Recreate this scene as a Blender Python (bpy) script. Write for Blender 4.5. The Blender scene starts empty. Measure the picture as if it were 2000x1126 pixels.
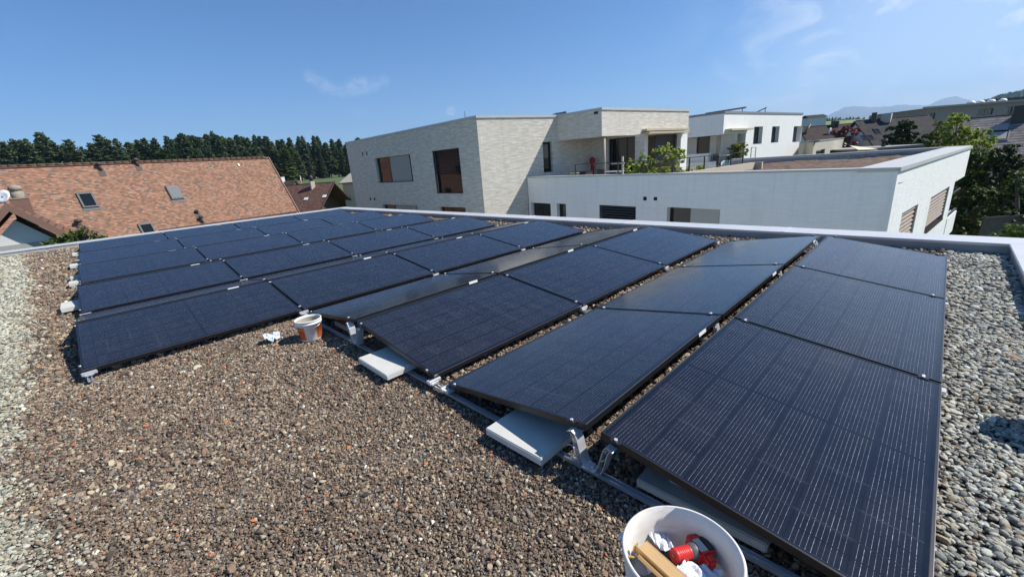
import bpy, bmesh, math, random
import numpy as np
from mathutils import Vector, Matrix, Euler

# ------------------------------------------------------------------ camera, light, exposure
S = bpy.context.scene
COL = S.collection
PI = math.pi
R_ = math.radians

# camera pose solved from the panel grid (x along the panel rows, y across them, z up; metres)
CAM = Vector((0.3651242, -0.98723003, 1.48988594))
CR = ((0.7011768, -0.70924398, -0.07296617),
      (-0.25486823, -0.15375359, -0.95467378),
      (0.66587782, 0.68799186, -0.28857221))
FPX = 818.083
cam = bpy.data.cameras.new('camera')
camo = bpy.data.objects.new('camera', cam)
COL.objects.link(camo)
cam.sensor_width = 36.0
cam.lens = FPX / 2000.0 * 36.0
cam.clip_start = 0.05
cam.clip_end = 60000
M = Matrix.Identity(4)
for i in range(3):
    M[i][0] = CR[0][i]; M[i][1] = -CR[1][i]; M[i][2] = -CR[2][i]; M[i][3] = CAM[i]
camo.matrix_world = M
S.camera = camo

SUN_EL = R_(46.0)
SUN_AZ = math.atan2(0.735, -0.675)           # clockwise from +y
SUN = Vector((math.sin(SUN_AZ) * math.cos(SUN_EL), math.cos(SUN_AZ) * math.cos(SUN_EL), math.sin(SUN_EL)))

S.view_settings.view_transform = 'Standard'
S.view_settings.look = 'None'
S.view_settings.exposure = 0.70
S.view_settings.gamma = 1.0
S.render.engine = 'CYCLES'
S.cycles.max_bounces = 6
S.cycles.diffuse_bounces = 3
S.cycles.glossy_bounces = 3
S.cycles.transparent_max_bounces = 8
S.cycles.volume_bounces = 0
S.cycles.use_adaptive_sampling = True
S.cycles.adaptive_threshold = 0.015
S.cycles.sample_clamp_indirect = 6.0

sun = bpy.data.lights.new('sun', 'SUN')
sun.energy = 4.1
sun.angle = R_(0.53)
sun.color = (1.0, 0.955, 0.88)
suno = bpy.data.objects.new('sun', sun)
COL.objects.link(suno)
suno.rotation_euler = SUN.to_track_quat('Z', 'Y').to_euler()
suno.location = (10, -10, 20)

W = bpy.data.worlds.new('World')
S.world = W
W.use_nodes = True
wt = W.node_tree
wt.nodes.clear()
wo = wt.nodes.new('ShaderNodeOutputWorld')
bg = wt.nodes.new('ShaderNodeBackground')
sky = wt.nodes.new('ShaderNodeTexSky')
sky.sky_type = 'NISHITA'
sky.sun_disc = False
sky.sun_elevation = SUN_EL
sky.sun_rotation = SUN_AZ
sky.altitude = 1500
sky.air_density = 0.95
sky.dust_density = 0.0
sky.ozone_density = 6.0
bg.inputs['Strength'].default_value = 0.090
# thin high cirrus, laid out by direction on the dome
tc = wt.nodes.new('ShaderNodeTexCoord')


def wn(t, **kw):
    n = wt.nodes.new(t)
    for k, v in kw.items():
        setattr(n, k, v)
    return n


def wl(a, b):
    wt.links.new(a, b)


mp = wn('ShaderNodeMapping')
mp.inputs['Rotation'].default_value = (0, 0, R_(-28))
mp.inputs['Scale'].default_value = (1.6, 5.0, 9.0)
wl(tc.outputs['Generated'], mp.inputs['Vector'])
nz = wn('ShaderNodeTexNoise')
nz.inputs['Scale'].default_value = 1.7
nz.inputs['Detail'].default_value = 8
nz.inputs['Roughness'].default_value = 0.6
nz.inputs['Distortion'].default_value = 0.8
wl(mp.outputs['Vector'], nz.inputs['Vector'])
cr = wn('ShaderNodeMapRange')
cr.inputs['From Min'].default_value = 0.50
cr.inputs['From Max'].default_value = 0.80
wl(nz.outputs['Fac'], cr.inputs['Value'])


def cone(direction, cos_in, cos_out):
    d = wn('ShaderNodeVectorMath', operation='DOT_PRODUCT')
    wl(tc.outputs['Generated'], d.inputs[0])
    d.inputs[1].default_value = direction
    m = wn('ShaderNodeMapRange', interpolation_type='SMOOTHSTEP')
    m.inputs['From Min'].default_value = cos_out
    m.inputs['From Max'].default_value = cos_in
    wl(d.outputs['Value'], m.inputs['Value'])
    return m.outputs['Result']


def mul(a, b, op='MULTIPLY'):
    m = wn('ShaderNodeMath', operation=op)
    for i, v in enumerate((a, b)):
        if hasattr(v, 'links'):
            wl(v, m.inputs[i])
        else:
            m.inputs[i].default_value = v
    return m.outputs[0]


def ray(px, py):
    x = (px - 1000) / FPX; y = (py - 563) / FPX
    return Vector([CR[0][i] * x + CR[1][i] * y + CR[2][i] for i in range(3)])


def rdir(px, py):
    return tuple(ray(px, py).normalized())


veil = mul(mul(cr.outputs['Result'], cone(rdir(2150, 60), 0.99, 0.80)), 0.26)
veil_low = mul(mul(cone(rdir(2080, 150), 0.998, 0.88), mul(cr.outputs['Result'], .55, 'ADD')), 0.62)
# one small bright wisp over the far wood
mp2 = wn('ShaderNodeMapping')
mp2.inputs['Rotation'].default_value = (0, R_(8), R_(35))
mp2.inputs['Scale'].default_value = (22, 22, 60)
wl(tc.outputs['Generated'], mp2.inputs['Vector'])
nz2 = wn('ShaderNodeTexNoise')
nz2.inputs['Scale'].default_value = 2.3
nz2.inputs['Detail'].default_value = 7
nz2.inputs['Distortion'].default_value = 1.2
wl(mp2.outputs['Vector'], nz2.inputs['Vector'])
cr2 = wn('ShaderNodeMapRange')
cr2.inputs['From Min'].default_value = 0.40
cr2.inputs['From Max'].default_value = 0.75
wl(nz2.outputs['Fac'], cr2.inputs['Value'])
wpts = [((605, 150), .99995, .9), ((617, 158), .99995, .9), ((632, 167), .99993, .8), ((650, 175), .99994, .6), ((670, 180), .99995, .6), ((692, 171), .99990, 1.), ((710, 168), .99991, .9), ((730, 165), .99994, .7), ((750, 159), .99995, .45), ((697, 220), .99996, .4), ((713, 223), .99997, .3)]
wacc = None
for pq, co_, kk in wpts:
    v = mul(cone(rdir(*pq), 1.0, 1 - (1 - co_) * 2.6), kk)
    wacc = v if wacc is None else mul(wacc, v, 'MAXIMUM')
wisp = mul(mul(wacc, mul(cr2.outputs['Result'], .25, 'ADD')), 0.27)
puff = mul(mul(cone(rdir(881, 217), 0.99999, 0.99990), cr2.outputs['Result']), 0.5)
tot = mul(mul(veil, veil_low, 'ADD'), mul(wisp, puff, 'ADD'), 'ADD')
totc = wn('ShaderNodeMath', operation='MINIMUM')
wl(tot, totc.inputs[0]); totc.inputs[1].default_value = 0.85
mixc = wn('ShaderNodeMix', data_type='RGBA')
wl(totc.outputs[0], mixc.inputs['Factor'])
gam = wn('ShaderNodeHueSaturation')
gam.inputs['Saturation'].default_value = 1.15
gam.inputs['Value'].default_value = 1.0
wl(sky.outputs['Color'], gam.inputs['Color'])
wl(gam.outputs['Color'], mixc.inputs['A'])
mixc.inputs['B'].default_value = (7.6, 8.1, 8.6, 1)
wl(mixc.outputs['Result'], bg.inputs['Color'])
wl(bg.outputs[0], wo.inputs['Surface'])

rnd = random.Random(7)
npr = np.random.default_rng(11)

# ------------------------------------------------------------------ geometry of the picture (pixel -> place)


def atz(px, py, z):
    d = ray(px, py)
    return CAM + d * ((z - CAM.z) / d.z)


def atd(px, py, t):
    return CAM + ray(px, py) * t


def atx(px, py, X):
    d = ray(px, py)
    return CAM + d * ((X - CAM.x) / d.x)


def aty(px, py, Y):
    d = ray(px, py)
    return CAM + d * ((Y - CAM.y) / d.y)


# ------------------------------------------------------------------ scene helpers
def put(o, parent=None):
    COL.objects.link(o)
    if parent is not None:
        o.parent = parent
    return o


def tag(o, label=None, cat=None, group=None, kind=None):
    if label: o['label'] = label
    if cat: o['category'] = cat
    if group: o['group'] = group
    if kind: o['kind'] = kind
    return o


def empty(name, loc=(0, 0, 0), rot=(0, 0, 0), parent=None):
    o = bpy.data.objects.new(name, None)
    o.empty_display_size = 0.1
    o.location = loc
    o.rotation_euler = rot
    return put(o, parent)


def thing(name, label, cat, loc=(0, 0, 0), rot=(0, 0, 0), group=None):
    return tag(empty(name, loc, rot), label, cat, group)


class MB:
    """collects shapes and links them as ONE mesh object"""

    def __init__(s):
        s.v = []; s.f = []; s.uv = []; s.mi = []; s.sm = []

    def face(s, pts, uv=None, mi=0, smooth=False):
        n = len(s.v)
        s.v += [tuple(p) for p in pts]
        s.f.append(tuple(range(n, n + len(pts))))
        s.uv.append(uv or [(0, 0)] * len(pts)); s.mi.append(mi); s.sm.append(smooth)

    def mesh(s, vs, fs, mi=0, smooth=False):
        n = len(s.v)
        s.v += [tuple(p) for p in vs]
        for f in fs:
            s.f.append(tuple(i + n for i in f)); s.uv.append([(0, 0)] * len(f)); s.mi.append(mi); s.sm.append(smooth)

    def box(s, lo, hi, mat=None, mi=0, bev=0.0):
        (x0, y0, z0), (x1, y1, z1) = lo, hi
        if bev <= 0:
            vs = [(x, y, z) for z in (z0, z1) for y in (y0, y1) for x in (x0, x1)]
            fs = [(0, 2, 3, 1), (4, 5, 7, 6), (0, 1, 5, 4), (2, 6, 7, 3), (0, 4, 6, 2), (1, 3, 7, 5)]
        else:
            bm = bmesh.new()
            bmesh.ops.create_cube(bm, size=1)
            for v in bm.verts:
                v.co = Vector((x0 + (v.co.x + .5) * (x1 - x0), y0 + (v.co.y + .5) * (y1 - y0), z0 + (v.co.z + .5) * (z1 - z0)))
            bmesh.ops.bevel(bm, geom=bm.edges[:], offset=bev, segments=2, affect='EDGES')
            bm.verts.index_update()
            vs = [tuple(v.co) for v in bm.verts]
            fs = [tuple(v.index for v in f.verts) for f in bm.faces]
            bm.free()
        if mat is not None:
            vs = [mat @ Vector(v) for v in vs]
        s.mesh(vs, fs, mi)

    def bar(s, p, q, w, h=None, up=(0, 0, 1), mi=0):
        p = Vector(p); q = Vector(q); d = (q - p); L = d.length; d.normalize()
        u = Vector(up)
        a = d.cross(u)
        if a.length < 1e-4: a = d.cross(Vector((1, 0, 0)))
        a.normalize(); b = a.cross(d)
        h = h or w
        vs = [c + a * (i * w / 2) + b * (j * h / 2) for c in (p, q) for i, j in ((-1, -1), (1, -1), (1, 1), (-1, 1))]
        s.mesh(vs, [(0, 1, 2, 3), (7, 6, 5, 4), (0, 4, 5, 1), (1, 5, 6, 2), (2, 6, 7, 3), (3, 7, 4, 0)], mi)

    def tube(s, pts, r, n=8, mi=0, cap=True, smooth=True):
        pts = [Vector(p) for p in pts]
        rs = r if isinstance(r, (list, tuple)) else [r] * len(pts)
        vs = []; fs = []
        prev = None
        for k, p in enumerate(pts):
            d = (pts[min(k + 1, len(pts) - 1)] - pts[max(k - 1, 0)]).normalized()
            a = d.cross(Vector((0.13, 0.21, 0.97)) if prev is None else prev.cross(d))
            if prev is not None:
                a = prev - d * prev.dot(d)
            if a.length < 1e-5: a = d.cross(Vector((1, 0, 0)))
            a.normalize(); prev = a; b = d.cross(a)
            for i in range(n):
                t = 2 * PI * i / n
                vs.append(p + (a * math.cos(t) + b * math.sin(t)) * rs[k])
        for k in range(len(pts) - 1):
            for i in range(n):
                j = (i + 1) % n
                fs.append((k * n + i, k * n + j, (k + 1) * n + j, (k + 1) * n + i))
        s.mesh(vs, fs, mi, smooth)
        if cap:
            s.mesh(vs[:n], [tuple(reversed(range(n)))], mi); s.mesh(vs[-n:], [tuple(range(n))], mi)

    def lathe(s, prof, n=32, mat=None, mi=0, smooth=True, a0=0, a1=2 * PI):
        vs = []; fs = []
        closed = abs(a1 - a0 - 2 * PI) < 1e-6
        m = n if closed else n + 1
        for r, z in prof:
            for i in range(m):
                t = a0 + (a1 - a0) * i / n
                v = Vector((r * math.cos(t), r * math.sin(t), z))
                vs.append(mat @ v if mat is not None else v)
        for k in range(len(prof) - 1):
            for i in range(n):
                j = (i + 1) % m
                fs.append((k * m + i, k * m + j, (k + 1) * m + j, (k + 1) * m + i))
        s.mesh(vs, fs, mi, smooth)

    def prism(s, poly, axis_off, mi=0):
        """poly: 3d points, extruded by axis_off vector"""
        p = [Vector(q) for q in poly]; o = Vector(axis_off); n = len(p)
        s.mesh(p + [q + o for q in p],
               [tuple(range(n)), tuple(reversed(range(n, 2 * n)))] + [(i, i + n, (i + 1) % n + n, (i + 1) % n) for i in range(n)], mi)

    def build(s, name, mats, parent=None, recalc=True):
        me = bpy.data.meshes.new(name)
        me.from_pydata(s.v, [], s.f)
        if not isinstance(mats, (list, tuple)): mats = [mats]
        for m in mats: me.materials.append(m)
        me.polygons.foreach_set('material_index', s.mi)
        me.polygons.foreach_set('use_smooth', s.sm)
        uvl = me.uv_layers.new(name='UVMap')
        uvl.data.foreach_set('uv', [c for f in s.uv for p in f for c in p])
        if recalc:
            bm = bmesh.new(); bm.from_mesh(me)
            bmesh.ops.remove_doubles(bm, verts=bm.verts[:], dist=1e-5)
            bmesh.ops.recalc_face_normals(bm, faces=bm.faces[:])
            bm.to_mesh(me); bm.free()
        me.update()
        return put(bpy.data.objects.new(name, me), parent)


def copy_tree(o, parent=None):
    c = o.copy(); COL.objects.link(c)
    if parent is not None: c.parent = parent
    for ch in list(o.children): copy_tree(ch, c)
    return c


# ------------------------------------------------------------------ materials
class Mat:
    def __init__(s, name):
        s.m = bpy.data.materials.new(name); s.m.use_nodes = True
        s.t = s.m.node_tree; s.n = s.t.nodes
        s.b = s.n['Principled BSDF']; s.out = s.n['Material Output']

    def new(s, t, **kw):
        n = s.n.new(t)
        for k, v in kw.items(): setattr(n, k, v)
        return n

    def link(s, a, b): s.t.links.new(a, b)

    def set(s, **kw):
        for k, v in kw.items():
            i = s.b.inputs[k.replace('_', ' ')]
            if hasattr(v, 'links'): s.link(v, i)
            else: i.default_value = v
        return s

    def math(s, op, a, b=None, c=None):
        m = s.new('ShaderNodeMath', operation=op)
        for i, v in enumerate((a, b, c)):
            if v is None: continue
            if hasattr(v, 'links'): s.link(v, m.inputs[i])
            else: m.inputs[i].default_value = v
        return m.outputs[0]

    def noise(s, vec, scale, detail=4, rough=.55, dist=0, out='Fac'):
        n = s.new('ShaderNodeTexNoise')
        n.inputs['Scale'].default_value = scale; n.inputs['Detail'].default_value = detail
        n.inputs['Roughness'].default_value = rough; n.inputs['Distortion'].default_value = dist
        if vec is not None: s.link(vec, n.inputs['Vector'])
        return n.outputs[out]

    def ramp(s, fac, stops, interp='LINEAR'):
        r = s.new('ShaderNodeValToRGB'); e = r.color_ramp; e.interpolation = interp
        while len(e.elements) < len(stops): e.elements.new(0.5)
        for el, (p, c) in zip(e.elements, stops):
            el.position = p; el.color = (*c, 1)
        s.link(fac, r.inputs['Fac'])
        return r.outputs['Color']

    def mix(s, fac, a, b, mode='MIX'):
        m = s.new('ShaderNodeMix', data_type='RGBA', blend_type=mode)
        for i, v in ((m.inputs['Factor'], fac), (m.inputs['A'], a), (m.inputs['B'], b)):
            if hasattr(v, 'links'): s.link(v, i)
            elif isinstance(v, (tuple, list)): i.default_value = (*v, 1) if len(v) == 3 else v
            else: i.default_value = v
        return m.outputs['Result']

    def coord(s, which='Object', scale=None, rot=None):
        t = s.new('ShaderNodeTexCoord').outputs[which]
        if scale or rot:
            m = s.new('ShaderNodeMapping')
            if scale: m.inputs['Scale'].default_value = scale
            if rot: m.inputs['Rotation'].default_value = rot
            s.link(t, m.inputs['Vector']); t = m.outputs['Vector']
        return t

    def bump(s, h, strength=.3, dist=.01):
        b = s.new('ShaderNodeBump'); b.inputs['Strength'].default_value = strength; b.inputs['Distance'].default_value = dist
        s.link(h, b.inputs['Height']); s.link(b.outputs['Normal'], s.b.inputs['Normal'])
        return s


def plain(name, col, rough=.6, metal=0, var=.12, scale=6, spec=.5, bump=0.0):
    m = Mat(name)
    v = m.noise(m.coord(), scale, 5)
    k = m.math('MULTIPLY_ADD', v, 2 * var, 1 - var)
    c = m.mix(1.0, col, (0, 0, 0), 'MULTIPLY')
    cc = m.new('ShaderNodeCombineColor')
    for i in range(3): m.link(k, cc.inputs[i])
    m.link(cc.outputs[0], c.node.inputs['B'])
    m.set(Base_Color=c, Roughness=rough, Metallic=metal)
    m.b.inputs['Specular IOR Level'].default_value = spec
    if bump: m.bump(m.noise(m.coord(), scale * 8, 4), bump, .004)
    return m.m


def mat_glass_cells():
    m = Mat('solar_glass')
    co = m.coord('Object')
    sp = m.new('ShaderNodeSeparateXYZ'); m.link(co, sp.inputs[0])
    x, y = sp.outputs[0], sp.outputs[1]
    # half cells of 88 mm along x either side of the middle gap, 6 columns of 182 mm along y
    pitch_x, pitch_y = 0.0858, 0.1805
    xs = m.math('SUBTRACT', m.math('ABSOLUTE', m.math('SUBTRACT', x, 0.881)), 0.006)
    ys = m.math('SUBTRACT', y, 0.0255)
    cx = m.math('DIVIDE', xs, pitch_x); cy = m.math('DIVIDE', ys, pitch_y)
    fx = m.math('FRACT', cx); fy = m.math('FRACT', cy)
    dx = m.math('MULTIPLY', m.math('MINIMUM', fx, m.math('SUBTRACT', 1.0, fx)), pitch_x)   # metres to cell edge
    dy = m.math('MULTIPLY', m.math('MINIMUM', fy, m.math('SUBTRACT', 1.0, fy)), pitch_y)
    gap = m.math('MAXIMUM', m.math('LESS_THAN', dx, 0.0009), m.math('LESS_THAN', dy, 0.0015))
    inside = m.math('MULTIPLY', m.math('MULTIPLY', m.math('GREATER_THAN', xs, 0), m.math('LESS_THAN', xs, 10 * pitch_x)),
                    m.math('MULTIPLY', m.math('GREATER_THAN', ys, 0), m.math('LESS_THAN', ys, 6 * pitch_y)))
    # busbar wires along x
    bus = 0.0163
    wy = m.math('FRACT', m.math('DIVIDE', m.math('SUBTRACT', m.math('MULTIPLY', fy, pitch_y), 0.0173 - bus / 2), bus))
    wd = m.math('MULTIPLY', m.math('ABSOLUTE', m.math('SUBTRACT', wy, 0.5)), bus)
    wire = m.math('MULTIPLY', m.math('LESS_THAN', wd, 0.00048), m.math('GREATER_THAN', dy, 0.0135))
    wire = m.math('MULTIPLY', wire, m.math('GREATER_THAN', dx, 0.0058))
    pad = m.math('MULTIPLY', m.math('LESS_THAN', wd, 0.0008), m.math('MULTIPLY', m.math('GREATER_THAN', dy, 0.0135), m.math('MULTIPLY', m.math('GREATER_THAN', dx, 0.0042), m.math('LESS_THAN', dx, 0.0070))))
    wire = m.math('MULTIPLY', m.math('MAXIMUM', wire, pad), inside)
    cbw = m.new('ShaderNodeCombineXYZ'); m.link(m.math('FLOOR', m.math('DIVIDE', x, pitch_x)), cbw.inputs[0]); m.link(m.math('FLOOR', m.math('DIVIDE', y, bus)), cbw.inputs[1])
    wnw = m.new('ShaderNodeTexWhiteNoise', noise_dimensions='2D'); m.link(cbw.outputs[0], wnw.inputs['Vector'])
    nb = m.noise(m.coord('Object', (60, 160, 1)), 1.0, 3, .6)
    wire = m.math('MULTIPLY', wire, m.math('MULTIPLY', m.math('MULTIPLY_ADD', wnw.outputs['Value'], .6, .4), m.ramp(nb, [(.34, (.30, .30, .30)), (.58, (1, 1, 1))])))  # uneven sun glint on the wires, painted into their brightness
    # every second ribbon row between half cells is a paler seam
    par = m.math('LESS_THAN', m.math('FRACT', m.math('MULTIPLY', m.math('ROUND', cx), 0.5)), 0.25)
    seam = m.math('MULTIPLY', m.math('MULTIPLY', m.math('LESS_THAN', dx, 0.0040), par), m.math('MULTIPLY', inside, m.math('GREATER_THAN', dx, 0.0010)))
    # cells differ slightly
    cmb = m.new('ShaderNodeCombineXYZ'); m.link(m.math('FLOOR', m.math('DIVIDE', x, pitch_x)), cmb.inputs[0]); m.link(m.math('FLOOR', cy), cmb.inputs[1])
    oi = m.new('ShaderNodeObjectInfo'); m.link(m.math('MULTIPLY', oi.outputs['Random'], 50), cmb.inputs[2])
    wnz = m.new('ShaderNodeTexWhiteNoise', noise_dimensions='3D'); m.link(cmb.outputs[0], wnz.inputs['Vector'])
    cell = m.mix(wnz.outputs['Value'], (0.0085, 0.0090, 0.0155), (0.0130, 0.0135, 0.0210))
    c = m.mix(m.math('MULTIPLY', m.math('SUBTRACT', 1.0, m.math('MULTIPLY', m.math('SUBTRACT', 1.0, gap), inside)), 1.0), cell, (0.0045, 0.0055, 0.010))
    c = m.mix(m.math('MULTIPLY', seam, m.math('MULTIPLY', wnz.outputs['Value'], 0.42)), c, (0.085, 0.09, 0.11))
    # dust: faint film and specks
    film = m.noise(co, 3.5, 6, .65)
    c = m.mix(m.math('MULTIPLY', m.math('SUBTRACT', film, 0.35), 0.012), c, (0.42, 0.40, 0.36))
    vo = m.new('ShaderNodeTexVoronoi'); vo.inputs['Scale'].default_value = 9; m.link(co, vo.inputs['Vector'])
    big = m.math('GREATER_THAN', m.new('ShaderNodeSeparateColor').outputs[0], 0.5)
    sepc = big.node.inputs[0].links[0].from_node
    m.link(vo.outputs['Color'], sepc.inputs[0])
    big.node.inputs[1].default_value = 0.93
    speck = m.math('MULTIPLY', m.math('LESS_THAN', vo.outputs['Distance'], 0.035), big)
    c = m.mix(speck, c, (0.45, 0.45, 0.43))
    c = m.mix(wire, c, (0.43, 0.44, 0.47))
    m.set(Base_Color=c, Roughness=m.math('MULTIPLY_ADD', wire, 0.25, 0.115), Metallic=m.math('MULTIPLY', wire, 0.6))
    sm_ = m.ramp(m.noise(m.coord('Object', (1.0, 2.2, 1)), 2.6, 6, .7), [(.42, (0, 0, 0)), (.72, (1, 1, 1))])
    m.link(m.math('ADD', m.math('MULTIPLY', sm_, .10), m.b.inputs['Roughness'].links[0].from_socket), m.b.inputs['Roughness'])
    m.b.inputs['IOR'].default_value = 1.50
    m.b.inputs['Specular IOR Level'].default_value = 0.5
    return m.m


MG = mat_glass_cells()
M_FRAME = plain('black_anodised', (0.012, 0.012, 0.014), .34, 0.0, .15, 20)
M_FRAME_EDGE = plain('painted_edge_glint', (0.22, 0.22, 0.22), .35, 0.6, .1, 30)  # pale grey glint of the frame edges, put into the colour
M_ALU = plain('mill_aluminium', (0.72, 0.73, 0.74), .38, 0.55, .10, 14)
M_ALU_D = plain('rail_aluminium', (0.55, 0.58, 0.62), .35, 0.75, .12, 10)
M_STICK = plain('white_sticker', (0.75, 0.75, 0.75), .5, 0, .04)
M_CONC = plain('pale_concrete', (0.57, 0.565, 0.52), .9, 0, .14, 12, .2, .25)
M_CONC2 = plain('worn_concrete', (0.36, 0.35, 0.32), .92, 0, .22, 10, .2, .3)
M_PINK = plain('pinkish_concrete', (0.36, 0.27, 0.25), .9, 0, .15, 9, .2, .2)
M_BLUE = plain('blue_plastic', (0.02, 0.16, 0.52), .4)
M_BLACK = plain('black_plastic', (0.013, 0.013, 0.014), .45)
M_CABLE = plain('black_cable', (0.012, 0.012, 0.012), .5)
M_YG = plain('yellow_green_wire', (0.55, 0.50, 0.06), .45)
M_CAP = plain('sheet_metal_coping', (0.58, 0.585, 0.585), .45, 0.2, .09, 3)
M_UPSTAND = plain('grey_upstand', (0.36, 0.345, 0.325), .7, 0, .2, 5)
M_RENDER_OWN = plain('white_render', (0.7, 0.69, 0.66), .9, 0, .05, 3)


# ------------------------------------------------------------------ terrain
def ground_height(x, y):
    d = math.hypot(x, y)
    a = math.atan2(y, x)                      # 0 = along +x
    up = max(0.0, min(1.0, (d - 80) / 150)); up = up * up * (3 - 2 * up)
    left = max(0.0, min(1.0, (a - R_(18)) / R_(25)))
    h = -6.6 + up * (6.8 * left + 2.6 * (1 - left))
    h += max(0, d - 300) * 0.004
    return h


def terrain_mesh(name, xs, ys, fn, mat):
    b = MB()
    nx, ny = len(xs), len(ys)
    vs = [(x, y, fn(x, y)) for y in ys for x in xs]
    fs = [(j * nx + i, j * nx + i + 1, (j + 1) * nx + i + 1, (j + 1) * nx + i) for j in range(ny - 1) for i in range(nx - 1)]
    b.mesh(vs, fs, 0, True)
    return b.build(name, mat)


mg = Mat('meadow')
nn = mg.noise(mg.coord(), .05, 6)
n3 = mg.noise(mg.coord(), 1.4, 5)
gc = mg.ramp(nn, [(.30, (.055, .085, .022)), (.55, (.085, .12, .03)), (.75, (.15, .15, .06))])
gc = mg.mix(.35, gc, mg.ramp(n3, [(.3, (.03, .05, .015)), (.7, (.11, .14, .05))]))
mg.set(Base_Color=gc, Roughness=.95)
M_GRASS = mg.m
lin = sorted(set([-1200, -700, -400, -250, -150] + list(range(-100, 421, 13)) + [500, 700, 1000, 1500, 2500, 4000, 7000, 10500]))
tag(terrain_mesh('ground', lin, sorted(set([-4000, -2000, -1000, -500, -250] + list(range(-120, 421, 13)) + [600, 900, 1500, 2500, 4000, 7000])), ground_height, M_GRASS), kind='structure')


def ridge_mesh(name, prof, dist_lo, dist_hi, mat, tex=1.0, seed=1, zfoot=-5, kind='structure', nseg=8):
    """a hill: prof = list of (px, py) skyline pixels seen at axis depth dist_hi, foot at dist_lo"""
    b = MB(); r = random.Random(seed)
    top = [atd(px, py, dist_hi) for px, py in prof]
    n = len(top)
    rows = []
    for k in range(nseg + 1):
        t = k / nseg
        row = []
        for p, (px, py) in zip(top, prof):
            foot = atd(px, py, dist_lo); foot.z = zfoot
            q = foot.lerp(p, t)
            q.z = zfoot + (p.z - zfoot) * (t ** 1.25) + (r.uniform(-.5, .5) * tex * (t < 1) * (t > 0))
            row.append(q)
        rows.append(row)
    back = []
    for p, (px, py) in zip(top, prof):
        q = CAM + (p - CAM) * 1.35; q.z = zfoot
        back.append(q)
    rows.append(back)
    vs = [p for row in rows for p in row]
    fs = [(j * n + i, j * n + i + 1, (j + 1) * n + i + 1, (j + 1) * n + i) for j in range(len(rows) - 1) for i in range(n - 1)]
    b.mesh(vs, fs, 0, True)
    return tag(b.build(name, mat), kind=kind)


def jag(prof, step, amp, seed):
    r = random.Random(seed); out = []
    for (x0, y0), (x1, y1) in zip(prof, prof[1:]):
        n = max(1, int((x1 - x0) / step))
        for i in range(n):
            t = i / n
            out.append((x0 + (x1 - x0) * t, y0 + (y1 - y0) * t + r.uniform(-amp, amp)))
    out.append(prof[-1])
    return out


mm = Mat('mountain_rock')
mm.set(Base_Color=mm.ramp(mm.noise(mm.coord(), .0012, 6), [(.35, (.05, .07, .05)), (.7, (.16, .16, .15))]), Roughness=.95)
ridge_mesh('mountains', jag([(1590, 236), (1625, 222), (1650, 209), (1668, 207), (1700, 209), (1735, 208), (1765, 204), (1790, 205), (1810, 206), (1835, 196), (1850, 190), (1868, 188), (1885, 194),
                             (1920, 198), (1970, 196), (2040, 200), (2120, 215)], 6, .8, 3), 9000, 13500, mm.m, 30, 2, -5)
mf = Mat('wooded_hill')
mf.set(Base_Color=mf.ramp(mf.noise(mf.coord(), .09, 6, .7), [(.35, (.016, .03, .014)), (.65, (.05, .075, .03))]), Roughness=.95)
mfld = Mat('field_green')
mfld.set(Base_Color=mfld.ramp(mfld.noise(mfld.coord('Object', (.004, .03, .0)), 1.0, 3), [(.40, (.10, .17, .03)), (.50, (.15, .22, .05)), (.58, (.26, .24, .12)), (.66, (.09, .14, .035))]), Roughness=.95)
ridge_mesh('hill_fields', [(1480, 262), (1560, 244), (1600, 238.5), (1640, 235), (1690, 233), (1740, 229), (1800, 222), (1900, 214), (2060, 200)], 330, 620, mfld.m, .3, 3, 0)

# ------------------------------------------------------------------ our own roof
LP = 1.782            # panel pitch along a row
PL, PW = 1.762, 1.134
TILT = 0.14431
CT, ST = math.cos(TILT) * PW, math.sin(TILT) * PW
GAPL, GAPH, PZ = 0.1631, 0.0869, 0.10
PER = 2 * CT + GAPL + GAPH
X_END = 7.93          # inner face of the back parapet
Y_LEFT = 17.0         # inner face of the left parapet
Y_RIGHT = -1.69

bld = thing('flat_roof_building', 'low building under the solar panels, its flat roof rimmed with grey sheet metal coping', 'building', (3, 7, -6.6))
b = MB()
b.box((-6.4 - 3, Y_RIGHT - .48 - 7, 0), (X_END + .48 - 3, Y_LEFT + .45 - 7, 6.5))
b.build('wall', M_RENDER_OWN, bld)


def local(o, parent):
    """keep world coordinates when parenting a mesh built in world space"""
    o.parent = parent
    o.matrix_parent_inverse = Matrix.Translation(parent.location).inverted()
    return o


def parapet(lo, hi, over, name='parapet'):
    b = MB()
    b.box(lo, (hi[0], hi[1], hi[2] - .035))
    p = local(b.build(name, M_UPSTAND), bld)
    # coping: a slightly sloped, segmented metal cap with standing joints
    c = MB()
    lx, ly = hi[0] - lo[0], hi[1] - lo[1]
    along = 0 if lx > ly else 1
    L = lx if along == 0 else ly
    n = max(1, round(L / 3.0))
    for k in range(n):
        a0 = k / n; a1 = (k + 1) / n
        q0 = [lo[0] - over, lo[1] - over, hi[2] - .034]; q1 = [hi[0] + over, hi[1] + over, hi[2]]
        q0[along] = lo[along] + L * a0 - (over if k == 0 else -.002); q1[along] = lo[along] + L * a1 + (over if k == n - 1 else -.002)
        c.box(q0, q1, bev=.005)
        if k:
            q0 = [lo[0] - over - .002, lo[1] - over - .002, hi[2] - .036]; q1 = [hi[0] + over + .002, hi[1] + over + .002, hi[2] + .004]
            q0[along] = lo[along] + L * a0 - .03; q1[along] = lo[along] + L * a0 + .03
            c.box(q0, q1)
    local(c.build('coping', M_CAP), p)
    p.children[0].matrix_parent_inverse = (Matrix.Translation(bld.location)).inverted() @ Matrix.Identity(4)
    p.children[0].matrix_parent_inverse = p.matrix_parent_inverse.inverted() @ Matrix.Translation(bld.location).inverted()
    return p


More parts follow.
